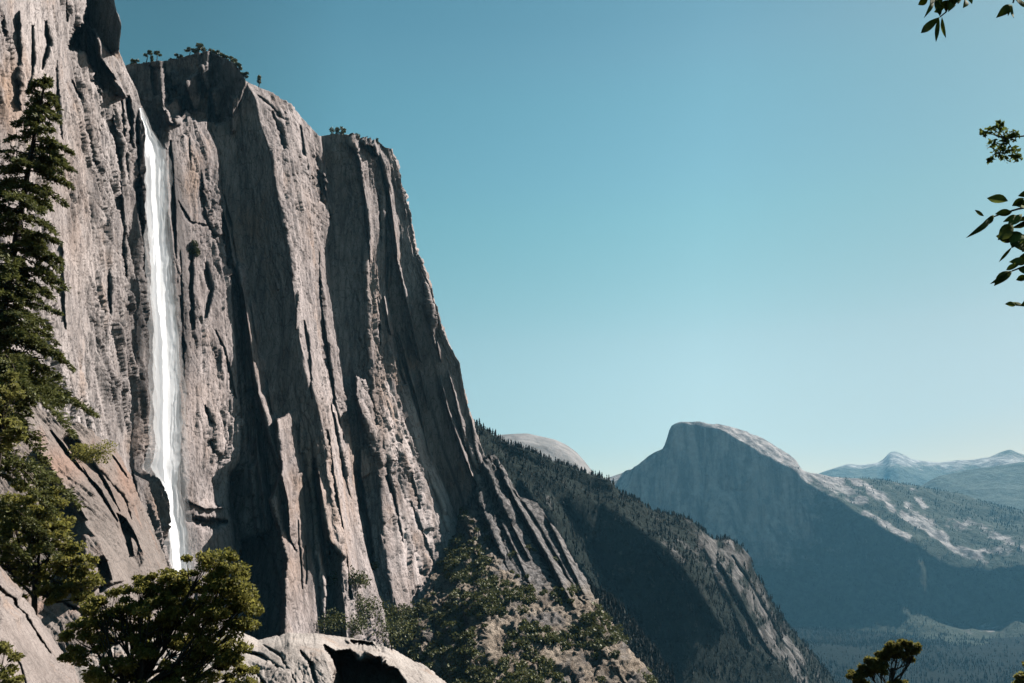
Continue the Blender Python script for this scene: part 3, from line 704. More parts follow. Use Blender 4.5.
def conifers(name, grids, n, hmin, hmax, mat, pick, jit=4):
    """many small ragged cone trees as one mass"""
    Vs, Fs, Rn, base = [], [], [], 0
    pts = []
    for P, PX, PY in grids:
        pl = P.reshape(-1,3); w = pick(PX.ravel(), PY.ravel(), P); idx = rng.choice(len(pl), size=n, p=w/w.sum()); pts.append(pl[idx])
    pts = np.concatenate(pts); m = len(pts)
    h = hmin+(hmax-hmin)*rng.random(m)**2.2; seg = 6
    tiers = [(0.08,.9),(.42,.62),(.42,.72),(.74,.30),(.72,.42),(1.0,0.01)]
    pts = pts + rng.normal(size=pts.shape)*np.array([jit,jit,0])
    for zt, rt in tiers:
        a = 2*np.pi*(np.arange(seg)[None,:]/seg)+rng.random(m)[:,None]*6
        r = (h*.19*rt)[:,None]*(.65+.7*rng.random((m,seg)))
        ring = np.stack([pts[:,0:1]+np.cos(a)*r, pts[:,1:2]+np.sin(a)*r, pts[:,2:3]+(h*zt)[:,None]-1.5+rng.random((m,seg))*h[:,None]*.05], -1)
        Vs.append(ring)
    V = np.stack(Vs, 1)   # m, tiers, seg, 3
    nt_ = len(tiers); vid = np.arange(m*nt_*seg).reshape(m, nt_, seg)
    a = vid[:,:-1,:]; b = vid[:,1:,:]; f = np.stack([a, np.roll(a,-1,2), np.roll(b,-1,2), b], -1).reshape(-1,4)
    return mesh_obj(name, V.reshape(-1,3), f, M[mat], attrs={'rnd': np.repeat(rng.random(m)**2, nt_*seg)}, kind='stuff')
def pk(px, py, P):
    rr = np.repeat(np.arange(P.shape[0]), P.shape[1])
    area = np.linalg.norm(np.cross(np.gradient(P, axis=1), np.gradient(P, axis=0)), axis=-1).ravel()
    w = area*(py < 700)*(rr >= 5)*(.35+np.clip(fbm(px/14, py/10, seed=700, o=3)+.4, 0, 2))
    w = w*(1-.94*np.clip(rk(px, py)*5, 0, 1)); w = w+area.mean()*1.5*((rr >= 5) & (rr <= 8))*(px < 740)
    return w
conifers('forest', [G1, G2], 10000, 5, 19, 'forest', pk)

# ------------------------------------------------------------------ FAR GRANITE DOMES AND MOUNTAINS
# half-round dome with a sheer face; massif to its right
prof = [ # px, skyline py, front-edge py, lit width(m), face Y
 (560,500,503,60,9600),(585,485,489,80,9500),(599,480,493,420,9400),(612,476,497,520,9350),(624,472,495,480,9300),(632,469,482,220,9280),(638,466,470,60,9250),(648,456,462,70,9200),(656,451,455,60,9180),(663,449,451,40,9150),(668,442,443.5,20,9150),(671,428,429.5,20,9150),(678,425,426.5,20,9120),(690,425.5,427,30,9080),(702,426,428,60,9040),
 (720,426,431,200,8980),(730,427.5,435,260,8950),(739,430,440,330,8920),(753,434.6,449,420,8870),(765,440,456,480,8840),(774,445,461,480,8800),(783,451,467,440,8770),(791,457,471,400,8740),(800,470,480,350,8700),(810,473,487,380,8650),(820,474,493,500,8600),(832,477,500,650,8520),
 (850,478,510,850,8400),(865,478,518,950,8300),(885,480,530,1150,8200),(902,483,541,1300,8100),(923,487,551,1400,8000),(940,490,560,1450,7950),(960,493,568,1500,7900),(989,503,570,1500,7800),(1024,511,566,1500,7700),(1070,520,575,1500,7600),(1130,535,590,1500,7450),(1220,560,610,1500,7300)]
rails = []
for px, s, b, w, Y0 in prof:
    rails.append([(s+8, px, Y0+w+900), (s, px, Y0+w), (s*.5+b*.5+(0 if w < 300 else -w*.003), px, Y0+w*.42), (b, px, Y0), (b+55, px-2, Y0-90 if px < 820 else Y0-160), (645+5*math.sin(px*.05), px-6, Y0-700), (735, px, Y0-3600)])
rails = [[(a, b_, c) for a, b_, c in r] for r in rails]
def rkd(PX, PY):
    lines = [([(800,473),(830,480),(848,490),(862,500)],6,.22),([(855,482),(890,505),(925,530),(955,553),(985,562)],5,.28),([(905,505),(930,525),(955,550)],6,.2),([(865,514),(885,525),(908,541)],4,.26),([(950,525),(985,532),(1010,545)],7,.2),([(600,487),(614,492),(630,492)],6,.5),([(980,555),(1024,552)],5,.18),([(912,492),(925,508)],4,.2)]
    a = np.zeros(PX.shape)
    for pts, w, k in lines: a = np.maximum(a, 1.7*k*np.exp(-(seg_dist(PX, PY, pts)[0]/w)**2))
    a = np.maximum(a, .22*gauss2(PX, PY, 968, 628, 10, 6)); a = np.maximum(a, .25*gauss2(PX, PY, 988, 628, 16, 6))
    a = a-.25*(PY > 575)*(PY < 618)
    q = np.clip((862-PX+10*fbm(PX/20, PY/30, seed=86, o=3))/80., 0, 1); a = a*(.6+.7*fbm(PX/8, PY/8, seed=88, o=4))
    a = a+.28*q*q*(3-2*q)*np.clip(1-(PY-520)/90, 0, 1)+.10*gauss2(PX, PY, 727, 468, 20, 22)*(.6+.6*fbm(PX/6, PY/9, seed=89, o=3))
    a = a+.10*(PX > 800)*(fbm(PX/10, PY/6, seed=87, o=4))
    return a
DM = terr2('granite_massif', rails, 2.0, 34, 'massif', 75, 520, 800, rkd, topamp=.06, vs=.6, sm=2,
   strokes=[([(722,455),(716,475),(722,490),(745,492),(760,470)], 4, 30), ([(800,500),(818,530),(822,560)], 6, -60), ([(640,470),(645,520),(650,560)], 5, -50), ([(700,430),(705,500),(700,560)], 5, 60),
     ([(760,500),(770,560)], 8, -70), ([(850,520),(870,580),(860,630)], 10, 90), ([(920,560),(900,620)], 10, -90)])

rails = []   # left pale dome peeping over the ridge
for px, s in [(470,440),(485,436),(500,434),(515,433),(528,433),(542,436),(555,439),(566,444),(576,451),(585,461),(593,472),(604,490)]:
    rails.append([(s+10, px, 7300), (s, px, 6700), (s+10, px+3, 6350), (s+24, px+6, 6150), (560, px+6, 6000)])
terr2('granite_dome', rails, 1.5, 16, 'dome', 22, 260, 860, lambda a, b: np.clip(.35-.0*a, 0, 1), topamp=.1, vs=.5)

rails = []   # distant snowy-pale range
for px, s in [(760,500),(800,482),(823,472),(835,468),(848,464),(862,465),(877,463),(884,459),(889,452),(895,451),(903,454),(912,459),(923,461),(940,462),(956,460),(972,460),(989,457),(1000,452),(1010,449),(1018,453),(1030,456),(1060,462),(1120,470),(1200,480)]:
    rails.append([(s+6, px, 20500), (s, px, 19500), (s+8, px+2, 18800), (s+20, px+3, 18000), (540, px, 16000)])
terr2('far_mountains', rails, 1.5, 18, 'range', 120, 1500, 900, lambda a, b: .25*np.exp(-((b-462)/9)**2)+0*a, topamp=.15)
rails = []   # middle forested ridge
for px, s in [(880,500),(905,488),(923,485),(932,479),(940,475),(955,472),(973,468),(990,466),(1010,463),(1024,461),(1060,458),(1120,462),(1200,470)]:
    rails.append([(s+8, px, 13800), (s, px, 13000), (s+16, px, 12500), (s+40, px, 11500), (600, px, 9800)])
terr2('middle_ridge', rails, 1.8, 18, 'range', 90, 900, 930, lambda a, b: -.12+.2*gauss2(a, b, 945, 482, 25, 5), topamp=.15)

# valley floor: one sheet
n = 200; xs = np.linspace(-9000, 9000, n); ys = np.linspace(-900, 20900, n); X, Yg = np.meshgrid(xs, ys)
Z = -150+90*np.clip(fbm(X/1100, Yg/1100, seed=950, o=5)+.25, 0, 1)
mesh_obj('valley_floor', np.stack([X, Yg, Z], -1), grid_faces(n, n)[:, ::-1], M['valley'], kind='structure', attrs={'rock': X*0}, smooth=True)
VF = np.stack([X, Yg, Z], -1)
def pk2(px, py, P):
    area = np.linalg.norm(np.cross(np.gradient(P, axis=1), np.gradient(P, axis=0)), axis=-1).ravel()
    w = area*(py < 700)*(px > 770)*(px < 1100)*np.clip(fbm(px/14, py/7, seed=711, o=4)+.35, 0, 2)
    return w*(1-.95*np.clip(rkd(px, py)*5, 0, 1))
conifers('far_forest', [DM], 9000, 16, 34, 'forest', pk2)
def pk3(px, py, P):
    x, y = P[...,0].ravel(), P[...,1].ravel()
    return ((y > 3600) & (y < 8600) & (x > .2*y) & (x < .75*y))*np.clip(fbm(x/500, y/500, seed=712, o=4)+.4, .05, 2)
VT = conifers('valley_forest', [(VF, X, Yg)], 14000, 18, 36, 'forest', pk3, jit=60)
# steep hillside the viewer stands on
n = 160; xs = np.linspace(-170, 320, n); ys = np.concatenate([np.linspace(-160, 160, n-30), np.linspace(166, 900, 30)]); X, Yg = np.meshgrid(xs, ys)
Z = CZ-1.9-.34*np.clip(Yg, -200, 60)-.75*np.clip(Yg-60, 0, 2000)-.02*X+1.2*fbm(X/14, Yg/14, seed=960, o=5)*np.clip(np.hypot(X, Yg)/12, 0, 1)-.5*np.clip(np.abs(X-20)-220, 0, 999)
mesh_obj('hillside', np.stack([X, Yg, np.maximum(Z, -150)], -1), grid_faces(n, n)[:, ::-1], M['near_ground'], kind='structure', attrs={'rock': X*0}, smooth=True)
def ground_z(x, y): return CZ-1.9-.34*min(y, 60)-.75*max(y-60, 0)-.02*x

# ------------------------------------------------------------------ TREES
def px2w(px, py, Y): return at(px, py, Y)
def broad_tree(name, label, base, blobs, Yd, leaf, mat, barkm='bark', dens=1.0, trunk_r=.3, seed=0, group=None, cat='tree', clump=.62, fork=None):
    """blobs: (px,py,rx,ry) ellipses of foliage in the crown, given where they stand at distance Yd"""
    rg = random.Random(seed); m = Yd/F
    base = np.array(base, float); t = thing(name, label, cat, base, group)
    cs, rs, ends = [], [], []
    for bx, by, rx, ry in blobs:
        c = px2w(bx, by, Yd+rg.uniform(-.5, .5)*rx*m)
        ends.append((c, rx*m))
        k = max(4, int(dens*rx*ry*m*m/(clump*clump)*3.6))
        for _ in range(k):
            while True:
                q = np.array([rg.uniform(-1,1) for _ in range(3)])
                if q@q < 1: break
            cs.append(c+q*np.array([rx*m, min(rx,ry)*m*.9, ry*m])); s = clump*rg.uniform(.5, 1.15); rs.append([s, s, s*.62])
    cs = np.array(cs)-base; rs = np.array(rs)
    V, Fc, rn = leaf_cloud(cs, rs, int(95*dens*(2.0 if leaf < .12 else 1)), leaf, elong=2.1)
    mesh_obj('crown', V, Fc, M[mat], attrs={'rnd': rn}, parent=t)
    # trunk and limbs
    fk = np.array(fork if fork is not None else np.mean([e[0] for e in ends], 0)*np.array([1,1,1])-np.array([0,0,ends[0][1]*.4]))-base
    pts = [np.zeros(3)-np.array([0,0,.5])]; 
    for k in range(1, 6): pts.append(fk*k/5+np.array([rg.uniform(-.15,.15), rg.uniform(-.15,.15), 0])*(1 if k < 5 else 0))
    V, Fc = tube(pts, [trunk_r*(1.15-.12*k) for k in range(6)], 9); tv = [V]; tf = [Fc]
    mesh_obj('trunk', V, Fc, M[barkm], parent=t, smooth=True)
    LV, LF, off = [], [], 0
    for i, (c, r) in enumerate(ends):
        e = c-base; st = fk*rg.uniform(.7, 1.0); mid = st*.5+e*.5+np.array([rg.uniform(-.3,.3), rg.uniform(-.3,.3), -.12*np.linalg.norm(e-st)])
        V, Fc = tube([st, st*.6+mid*.4, mid, mid*.5+e*.5+[0,0,.1], e], [trunk_r*.5, trunk_r*.42, trunk_r*.32, trunk_r*.2, trunk_r*.08], 6)
        LV.append(V); LF.append(Fc+off); off += len(V)
        near = [q for q in cs if np.linalg.norm(q-e) < r*1.1]
        for q in near[::max(1, len(near)//9)]:
            a = mid*.4+e*.6 if rg.random() < .6 else mid
            V, Fc = tube([a, (a+q)/2+np.array([0,0,-.08]), q], [trunk_r*.18, trunk_r*.11, trunk_r*.04], 5); LV.append(V); LF.append(Fc+off); off += len(V)
    mesh_obj('limbs', np.concatenate(LV), np.concatenate(LF), M[barkm], parent=t, smooth=True)
    return t

# big live oak in the lower centre-left
b = px2w(128, 800, 46)
broad_tree('oak_tree', 'rounded olive green oak below the waterfall foot, its crown filling the bottom edge', b,
  [(205,562,28,16),(232,575,24,18),(190,585,32,18),(225,600,30,20),(245,607,16,16),(165,590,26,18),(140,585,20,14),(118,598,20,14),(100,612,20,12),(150,612,30,16),(85,635,22,14),(110,635,26,16),(145,640,22,14),(210,632,32,16),(240,625,16,10),(75,660,16,12),(105,668,24,14),(215,665,34,16),(180,672,20,12),(245,675,14,10),(165,628,16,12),(232,655,22,12),(130,615,22,12),(188,612,26,14),(150,655,24,12),(180,648,22,12),(130,680,24,10),(205,645,22,14),(165,690,30,10),(170,608,22,14)],
  46, .105, 'oak', dens=.80, trunk_r=.26, seed=3, clump=.55, fork=px2w(140, 668, 46))
b = px2w(30, 690, 92)
broad_tree('oak_tree', 'dark bushy oak at the left edge below the tall fir, behind the bare boulder slope', b,
  [(30,495,26,14),(12,510,22,16),(45,512,24,14),(28,530,34,18),(60,532,20,14),(10,545,24,18),(50,555,32,18),(75,560,18,14),(25,575,30,16),(60,583,28,14),(88,585,16,12),(45,597,24,10),(-10,520,24,30),(-14,560,20,20),(85,600,14,8)],
  92, .25, 'oak', dens=.85, trunk_r=.4, seed=5, clump=1.0)
b = px2w(-14, 640, 56)
broad_tree('oak_tree', 'pale yellow-green oak crown cut by the left picture edge, in front of the fir foot', b,
  [(6,382,14,10),(10,400,12,12),(2,420,14,12),(12,432,10,10),(-2,440,14,10),(-14,400,16,26),(-14,435,16,20)], 56, .15, 'oak_light', dens=.9, trunk_r=.2, seed=6, clump=.6)
b = px2w(-6, 790, 40)
broad_tree('sapling', 'thin grey-green sapling in the bottom left corner in front of the bare rock', b,
  [(4,650,9,8),(12,664,9,8),(4,674,12,8),(-6,660,12,14),(14,680,8,6)], 40, .10, 'oak_light', dens=.35, trunk_r=.07, seed=8, clump=.45)

# tall fir on the left
def fir():
    Yd = 72.; m = Yd/F
    tp = [(46,74),(43,92),(38,118),(31,155),(22,205),(12,262),(2,322),(-10,390),(-22,470),(-34,560),(-46,690)]
    pts = [px2w(x, y, Yd) for x, y in tp][::-1]; base = pts[0]
    t = thing('fir_tree', 'tall dark fir with drooping boughs leaning up the left edge before the pale wall', 'tree', base)
    n = len(pts); V, Fc = tube([p-base for p in pts], [.50*(1-.93*i/(n-1))+.03 for i in range(n)], 10)
    mesh_obj('trunk', V, Fc, M['dark_bark'], parent=t, smooth=True)
    def trunk_at(y):
        x = np.interp(y, [q[1] for q in tp], [q[0] for q in tp]); return px2w(x, y, Yd), x
    BV, BF, off = [], [], 0; LVc, LR = [], []; quads = []
    ys = np.concatenate([np.linspace(76, 130, 42), np.linspace(132, 330, 135), np.linspace(318, 420, 72), np.linspace(425, 560, 20)])
    for y in ys:
        y = y+rng.uniform(-3, 3); o, x = trunk_at(y)
        L = np.interp(y, [74,95,125,150,200,240,300,330,370,410,560], [4,17,26,42,50,50,56,66,88,98,80])*m
        L *= .30+.80*rng.random()
        az = rng.uniform(0, 2*math.pi)
        d = np.array([math.cos(az), math.sin(az)*.9, 0]); dz0 = rng.uniform(.0, .25); droop = rng.uniform(.26, .55)
        pl = []
        for k in range(9):
            s = k/8; pl.append(o+d*L*s+np.array([0,0, L*(dz0*s-droop*s*s*(1.0+.25*(y > 320)))]))
        V, Fc = tube([p-base for p in pl], [max(.012, .075*(1-k/8)*(L/4+.4)) for k in range(9)], 4); BV.append(V); BF.append(Fc+off); off += len(V)
        side = np.array([-d[1], d[0], 0]); nsp = int(9+L*10)
        for k in range(nsp):
            s = .12+.88*rng.random()**.75; i = min(7, int(s*8)); p = pl[i]*(1-(s*8-i))+pl[i+1]*(s*8-i) if i < 8 else pl[8]
            sl = L*.30*(1.12-s)*(.5+.8*rng.random())+.15; sg = 1 if rng.random() < .5 else -1
            dirv = side*sg*.8+d*.7+np.array([0,0,rng.uniform(-.5,.05)]); dirv /= np.linalg.norm(dirv)
            for j in range(int(4+sl*7)):
                q = p+dirv*sl*rng.random()+rng.normal(size=3)*.05
                a = dirv+rng.normal(size=3)*.55+np.array([0,0,-.15]); a /= np.linalg.norm(a)
                quads.append((q, a))
    mesh_obj('limbs', np.concatenate(BV), np.concatenate(BF), M['bark'], parent=t)
    q = np.array([c[0] for c in quads])-base; a = np.array([c[1] for c in quads]); nn = len(q)
    bb = np.cross(a, rng.normal(size=(nn,3))); bb /= np.linalg.norm(bb, axis=1, keepdims=True)
    ln = (.24+.26*rng.random(nn))[:,None]; wd = (.06+.05*rng.random(nn))[:,None]
    V = np.stack([q, q+a*ln*.5+bb*wd, q+a*ln, q+a*ln*.5-bb*wd], 1).reshape(-1,3)
    mesh_obj('crown', V, np.arange(nn*4).reshape(-1,4), M['conifer'], attrs={'rnd': np.repeat(rng.random(nn), 4)}, parent=t)
    print('fir quads', nn)
fir()

# wind-flagged pine at the bottom right, and a tree top in the corner
b = px2w(890, 905, 60); 
broad_tree('pine_tree', 'small wind-bent pine with bare leaning trunk at the bottom edge above the deep valley', b,
  [(908,645,13,4),(893,648,10,4),(915,650,8,3),(885,655,9,5),(874,662,10,5),(868,670,10,5),(857,675,9,4),(880,668,8,4),(907,659,6,3),(862,682,8,3),(898,653,7,4),(898,684,10,4)],
  60, .16, 'pine', dens=.9, trunk_r=.16, seed=12, clump=.24, fork=px2w(893, 668, 60))
b = px2w(1032, 900, 60)
broad_tree('pine_tree', 'yellow-green tree top poking into the bottom right corner', b, [(1024,680,7,8),(1036,680,12,16),(1018,688,6,5)], 60, .16, 'oak_light', dens=.7, trunk_r=.14, seed=14, clump=.35)

# small trees standing on the cliff rim
def rim_tree(px, py, h, w, label, style):
    Pq = on_grid(P_main, PXm, PYm, px, py+3); Y = Pq[1]+3; m = Y/F
    base = px2w(px, py, Y); t = thing('rim_tree', label, 'tree', base, 'trees along the cliff rim')
    H, W = h*m*1.05, w*m
    V, Fc = tube([(0,0,-4),(.1*W,0,H*.4),(0,0,H*.95)], [.55, .42, .15], 6); mesh_obj('trunk', V, Fc, M['bark'], parent=t)
    if style == 'flat': cs = [[rng.uniform(-.5,.5)*W, rng.uniform(-.4,.4)*W, H*rng.uniform(.7,1.)] for _ in range(6)]; r = [W*.30, W*.30, H*.10]
    elif style == 'bushy': cs = [[rng.uniform(-.5,.5)*W, rng.uniform(-.4,.4)*W, H*rng.uniform(.2,.9)] for _ in range(8)]; r = [W*.3, W*.3, H*.22]
    else: cs = [[rng.uniform(-.25,.25)*W*(1-k/8), 0, H*(.25+.75*k/7)] for k in range(8)]; r = [W*.32, W*.32, H*.12]
    V, Fc, rn = leaf_cloud(np.array(cs), np.tile([r], (len(cs), 1)), 55, 1.1, elong=1.6)
    mesh_obj('crown', V, Fc, M['shrub'], attrs={'rnd': rn}, parent=t)
for a in [
 (146,63,14,8,'flat-topped pine standing on the dark rim, leftmost of the row above the waterfall','flat'),
 (156,63,14,7,'slim pine on the dark rim, second in the row above the waterfall','flat'),
 (135,66,6,8,'tiny bush-like tree at the left end of the dark rim','bushy'),
 (171,63,5,6,'low stubby tree on the flat part of the dark rim','bushy'),
 (180,62,8,6,'small dark tree where the dark rim begins to rise','bushy'),
 (189,56,10,9,'open-crowned tree just left of the highest point of the rim','flat'),
 (202,53,11,11,'broad tree on the highest point of the rim','bushy'),
 (211,55,7,6,'small round tree just right of the highest point of the rim','bushy'),
 (196,53,5,6,'low bush-like tree between the two tallest trees at the top of the rim','bushy'),
 (218,57,6,7,'dark low tree on the slope just below the summit trees','bushy'),
 (225,60,5,7,'stunted dark tree midway between the summit and the shoulder trees','bushy'),
 (245,77,5,6,'tiny dark tree in the notch below the summit shoulder','bushy'),
 (176,62,9,4,'thin bare-stemmed tree between two stubby ones on the flat dark rim','flat'),
 (151,63,8,4,'very thin tree squeezed between the two flat-topped rim pines','cone'),
 (232,65,9,9,'bushy dark tree on the shoulder right of the summit','bushy'),
 (239,70,9,6,'dark tree at the outer corner of the summit shoulder','bushy'),
 (259,84,9,6,'single small conifer on the bald top of the big pillar','cone'),
 (335,136,9,8,'left tree of the pair on top of the second buttress','bushy'),
 (341,135,10,8,'right tree of the pair on top of the second buttress','bushy'),
 (356,138,4,8,'low bush-like tree behind the pair on the second buttress','bushy'),
 (377,144,6,4,'lone tiny tree near the outer end of the second buttress','cone')]:
    rim_tree(*a)

# ------------------------------------------------------------------ LEAFY SPRIGS hanging in from the upper right, close to the camera
def leaf_mesh(p, d, L, W, nrm, bend=.12):
    d = np.array(d, float); d /= np.linalg.norm(d); n = np.array(nrm, float); s = np.cross(d, n); s /= np.linalg.norm(s); n = np.cross(s, d)
    prof_ = [0,.55,.9,1.,.88,.5,0]; V = []; k = len(prof_)
    for i, w in enumerate(prof_):
        c = np.array(p)+d*L*i/(k-1)+n*L*bend*math.sin(math.pi*i/(k-1))
        V += [c-s*w*W/2+n*w*W*.18, c, c+s*w*W/2+n*w*W*.18]
    Fc = []
    for i in range(k-1):
        a = i*3; Fc += [[a, a+1, a+4, a+3], [a+1, a+2, a+5, a+4]]
    return np.array(V), np.array(Fc)
def sprig(label, Yd, stems, leaves, group='leafy sprigs hanging into the upper right corner'):
    m = Yd/F; base = px2w(*stems[0][0], Yd); t = thing('leafy_sprig', label, 'branch', base, group)
    for st in stems:
        pts = [px2w(x, y, Yd+.03*i) - base for i, (x, y) in enumerate(st)]
        V, Fc = tube(pts, [m*(1.5-1.0*i/len(pts)) for i in range(len(pts))], 6)
        mesh_obj('twig', V, Fc, M['bark'], parent=t, smooth=True)
    for x0, y0, x1, y1, w in leaves:
        a = px2w(x0, y0, Yd)-base; b_ = px2w(x1, y1, Yd+rng.uniform(-.05,.05))-base; L = np.linalg.norm(b_-a)
        V, Fc = leaf_mesh(a, b_-a, L, w*m, (rng.uniform(-.4,.4), -1, rng.uniform(-.5,.6)), rng.uniform(-.1,.15))
        o = mesh_obj('leaf', V, Fc, M['leaf'], parent=t, smooth=True, attrs={'rnd': np.full(len(V), rng.random()**2)})
        md = o.modifiers.new('s', 'SOLIDIFY'); md.thickness = .0006
sprig('leafy sprig hanging from the top edge with four long leaves pointing down', 2.6, [[(960,-30),(952,-5),(946,12),(940,17)],[(952,-5),(938,0),(928,-4)],[(960,-30),(972,-12),(966,0)]],
  [(940,17,921,33,9),(939,17,936,42,5),(942,17,946,38,6),(940,16,936,-2,9),(946,12,940,4,8),(950,6,954,-10,9),(932,0,924,18,5),(928,-2,918,5,8),(948,10,956,-6,10),(926,-6,918,-2,8),(966,0,963,8,7),(968,-4,972,4,5),(944,8,934,12,7),(952,4,948,12,7),(948,0,940,8,9),(944,-4,936,6,8),(934,-6,930,4,9),(956,-4,950,6,9),(960,-10,958,4,7)])
sprig('single broad green leaf pair hanging at the top edge near the right corner', 2.6, [[(1022,-25),(1016,-8),(1013,3)],[(1016,-8),(1030,-2)]],
  [(1011,5,996,18,10),(1012,4,1014,18,4),(1010,4,1008,16,4),(1016,0,1028,6,9),(1014,-2,1022,-6,8),(1012,0,1004,-8,7)])
sprig('leafy sprig of dark pointed leaves entering from the right edge, lower one', 2.4, [[(1060,196),(1034,206),(1018,209),(1004,213),(990,218)],[(1060,196),(1036,222),(1020,240),(1013,246)],[(1050,262),(1032,264),(1020,268),(1012,271)],[(1060,240),(1030,254),(1022,258)],[(1060,300),(1030,306),(1016,305)]],
  [(1008,201,987,198,13),(1012,212,995,214,8),(994,215,980,226,7),(990,219,966,238,6),(984,216,975,210,4),(1013,224,998,240,14),(1014,240,996,236,12),(1020,232,1012,248,14),(1012,247,999,262,3),(1024,250,1010,244,10),(1030,254,1018,262,8),(1012,271,994,286,10),(1011,271,990,284,5),(1026,262,1009,262,9),(1018,268,1030,275,7),(1016,305,1005,304,6),(1022,306,1013,302,5),(1030,212,1016,206,6),(1016,215,1003,222,6),(1034,228,1020,222,12),(1034,240,1022,252,12),(1034,202,1020,208,9),(1030,298,1020,306,6),(1024,198,1012,206,8),(1028,206,1014,202,9),(1022,214,1008,226,9),(1026,220,1012,228,11),(1030,214,1018,222,10),(1024,236,1008,234,8),(1028,246,1016,240,9),(1034,258,1020,256,9),(1020,264,1006,270,6),(1028,276,1016,280,7),(1030,192,1018,196,7)])
def cluster():
    Yd = 2.8; m = Yd/F; base = px2w(1026, 136, Yd); t = thing('seed_cluster', 'dark ragged clump of tiny leaves hanging alone by the right edge', 'branch', base)
    V, Fc = tube([px2w(1050,133,Yd)-base, px2w(1024,136,Yd)-base, px2w(1008,138,Yd)-base, px2w(990,134,Yd)-base], [m*1.1,m*.9,m*.7,m*.4], 5)
    Vs, Fs, off = [V], [Fc], len(V)
    cs = []
    for x, y, r in [(985,132,6),(995,130,7),(1003,134,8),(1012,136,7),(992,144,6),(998,152,7),(1006,156,8),(1014,152,7),(1018,158,4),(990,160,3),(1004,146,7),(1000,124,4),(1016,134,5)]:
        c = px2w(x, y, Yd)-base; cs.append((c, r*m))
        V, Fc = tube([px2w(1006,139,Yd)-base, c], [m*.7, m*.3], 4); Vs.append(V); Fs.append(Fc+off); off += len(V)
    mesh_obj('twig', np.concatenate(Vs), np.concatenate(Fs), M['bark'], parent=t)
    V, Fc, rn = leaf_cloud(np.array([c for c, _ in cs]), np.array([[r, r, r] for _, r in cs]), 34, 3.0*m, elong=1.9)
    mesh_obj('foliage', V, Fc, M['leaf'], parent=t, attrs={'rnd': rn*.2})
cluster()

# ------------------------------------------------------------------ HAZE, SKY, SUN, CAMERA
SUN_EL, SUN_AZ = 46., 59.     # azimuth measured from straight ahead (+Y) towards the right (+X)
HAZE = True
if HAZE:
    x0, x1, y0, y1, z0, z1 = -9300, 9300, -1200, 21200, -156, 3300
    V = np.array([(x, y, z) for x in (x0, x1) for y in (y0, y1) for z in (z0, z1)], float)
    Fc = [[0,1,3,2],[4,6,7,5],[0,4,5,1],[2,3,7,6],[0,2,6,4],[1,5,7,3]]
    m, nt, out = newmat('haze'); v = nt.nodes.new('ShaderNodeVolumePrincipled')
    v.inputs['Color'].default_value = (.22,.60,.90,1); v.inputs['Density'].default_value = 1.75e-5; v.inputs['Anisotropy'].default_value = .15
    nt.links.new(v.outputs[0], out.inputs['Volume'])
    mesh_obj('haze', V, np.array(Fc), m, kind='stuff')

w = bpy.data.worlds.new('World'); sc.world = w; w.use_nodes = True; nt = w.node_tree
bg = nt.nodes['Background']; sky_ = nt.nodes.new('ShaderNodeTexSky'); sky_.sky_type = 'NISHITA'; sky_.sun_disc = False
sky_.sun_elevation = R(SUN_EL); sky_.sun_rotation = R(SUN_AZ); sky_.altitude = 1900; sky_.air_density = 1.0; sky_.dust_density = .9; sky_.ozone_density = 1.3
# colour response of the photograph: the sky's own gradient, steeper and more teal than the raw sky model
SK = .07
sep = nt.nodes.new('ShaderNodeSeparateColor'); cmb = nt.nodes.new('ShaderNodeCombineColor'); nt.links.new(sky_.outputs[0], sep.inputs[0])
for i, (gm, k) in enumerate(((1.7, 4.1), (1.2, 1.50), (1.15, 1.27))):
    p = nt.nodes.new('ShaderNodeMath'); p.operation = 'POWER'; p.inputs[1].default_value = gm; nt.links.new(sep.outputs[i], p.inputs[0])
    q = nt.nodes.new('ShaderNodeMath'); q.operation = 'MULTIPLY'; q.inputs[1].default_value = 1.08*k*(SK*(.95,1.02,.78)[i])**gm/SK; nt.links.new(p.outputs[0], q.inputs[0]); nt.links.new(q.outputs[0], cmb.inputs[i])
tc = nt.nodes.new('ShaderNodeTexCoord'); sx = nt.nodes.new('ShaderNodeSeparateXYZ'); nt.links.new(tc.outputs['Generated'], sx.inputs[0])
rp = nt.nodes.new('ShaderNodeValToRGB'); rp.color_ramp.interpolation = 'B_SPLINE'; el_ = rp.color_ramp.elements
el_[0].position = 0; el_[0].color = (.45,.5,.54,1); el_[1].position = 1; el_[1].color = (.52,.54,.55,1)
for p_, c_ in ((.10,(.50,.54,.57)),(.20,(.96,.84,.79)),(.30,(1.09,.92,.81)),(.42,(1.16,1.05,.93)),(.58,(1.0,.98,.96))):
    e_ = el_.new(p_); e_.color = (*c_, 1)
nt.links.new(sx.outputs[2], rp.inputs[0])
ml = nt.nodes.new('ShaderNodeMix'); ml.data_type = 'RGBA'; ml.blend_type = 'MULTIPLY'; ml.inputs[0].default_value = 1
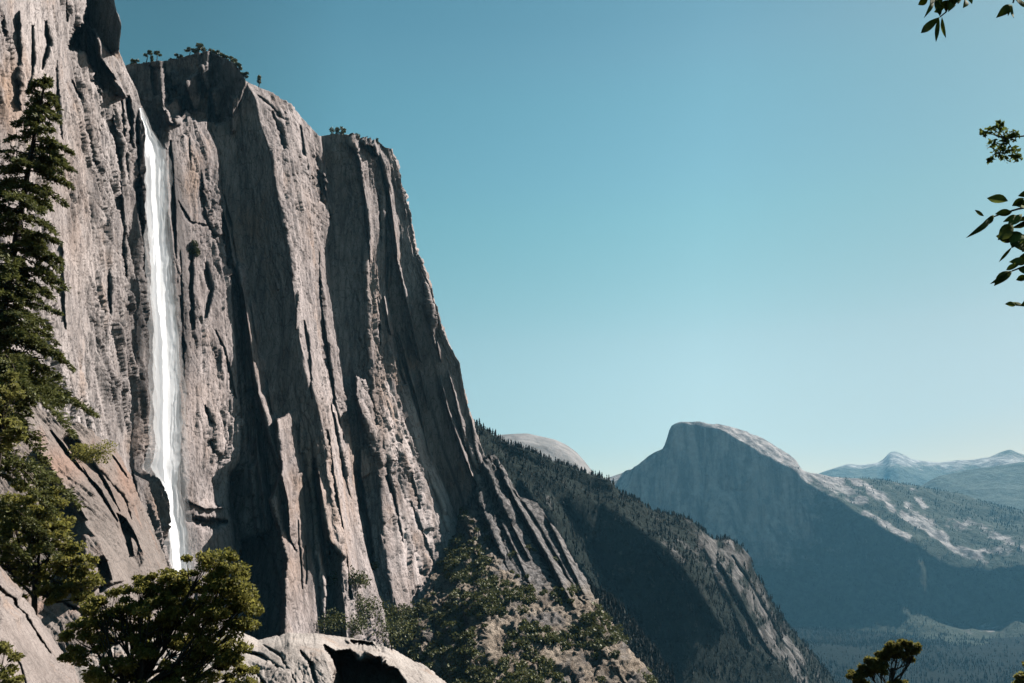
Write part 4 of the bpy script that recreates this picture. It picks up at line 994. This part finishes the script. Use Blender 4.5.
nt.links.new(cmb.outputs[0], ml.inputs[6]); nt.links.new(rp.outputs[0], ml.inputs[7]); r2 = nt.nodes.new('ShaderNodeValToRGB'); r2.color_ramp.interpolation = 'B_SPLINE'; e2 = r2.color_ramp.elements
e2[0].position = 0; e2[0].color = (.7,.7,.7,1); e2[1].position = 1; e2[1].color = (.78,.78,.8,1)
for p_, c_ in ((.31,.66),(.38,.92),(.44,1.13),(.55,1.15),(.62,1.0),(.70,.82),(.77,.77)):
    e_ = e2.new(p_); e_.color = (c_, c_, c_, 1)
m1 = nt.nodes.new('ShaderNodeMath'); m1.operation = 'MULTIPLY_ADD'; m1.inputs[1].default_value = .5; m1.inputs[2].default_value = .5
nt.links.new(sx.outputs[0], m1.inputs[0]); nt.links.new(m1.outputs[0], r2.inputs[0])
m2 = nt.nodes.new('ShaderNodeMix'); m2.data_type = 'RGBA'; m2.blend_type = 'MULTIPLY'; m2.inputs[0].default_value = 1
nt.links.new(ml.outputs[2], m2.inputs[6]); nt.links.new(r2.outputs[0], m2.inputs[7]); nt.links.new(m2.outputs[2], bg.inputs[0]); bg.inputs[1].default_value = SK

sun = bpy.data.lights.new('sun', 'SUN'); sun.energy = 5.0; sun.angle = R(.5); sun.color = (1., .93, .86)
so = bpy.data.objects.new('sun', sun); COL.objects.link(so)
el, az = R(SUN_EL), R(SUN_AZ)
from mathutils import Vector
so.rotation_euler = Vector((math.sin(az)*math.cos(el), math.cos(az)*math.cos(el), math.sin(el))).to_track_quat('Z', 'Y').to_euler()
so.location = (300, 100, 2000)

cam = bpy.data.cameras.new('camera'); co = bpy.data.objects.new('camera', cam); COL.objects.link(co); sc.camera = co
cam.sensor_width = 36; cam.lens = F*36/1024; cam.clip_start = .1; cam.clip_end = 60000
co.location = (0, 0, CZ); co.rotation_euler = (R(90)+PITCH, 0, 0)
sc.view_settings.view_transform = 'Standard'; sc.view_settings.look = 'None'; sc.view_settings.exposure = 1.15; sc.view_settings.gamma = 1
sc.render.engine = 'CYCLES'; sc.cycles.volume_bounces = 0; sc.cycles.max_bounces = 6; sc.cycles.diffuse_bounces = 0; sc.cycles.transparent_max_bounces = 12
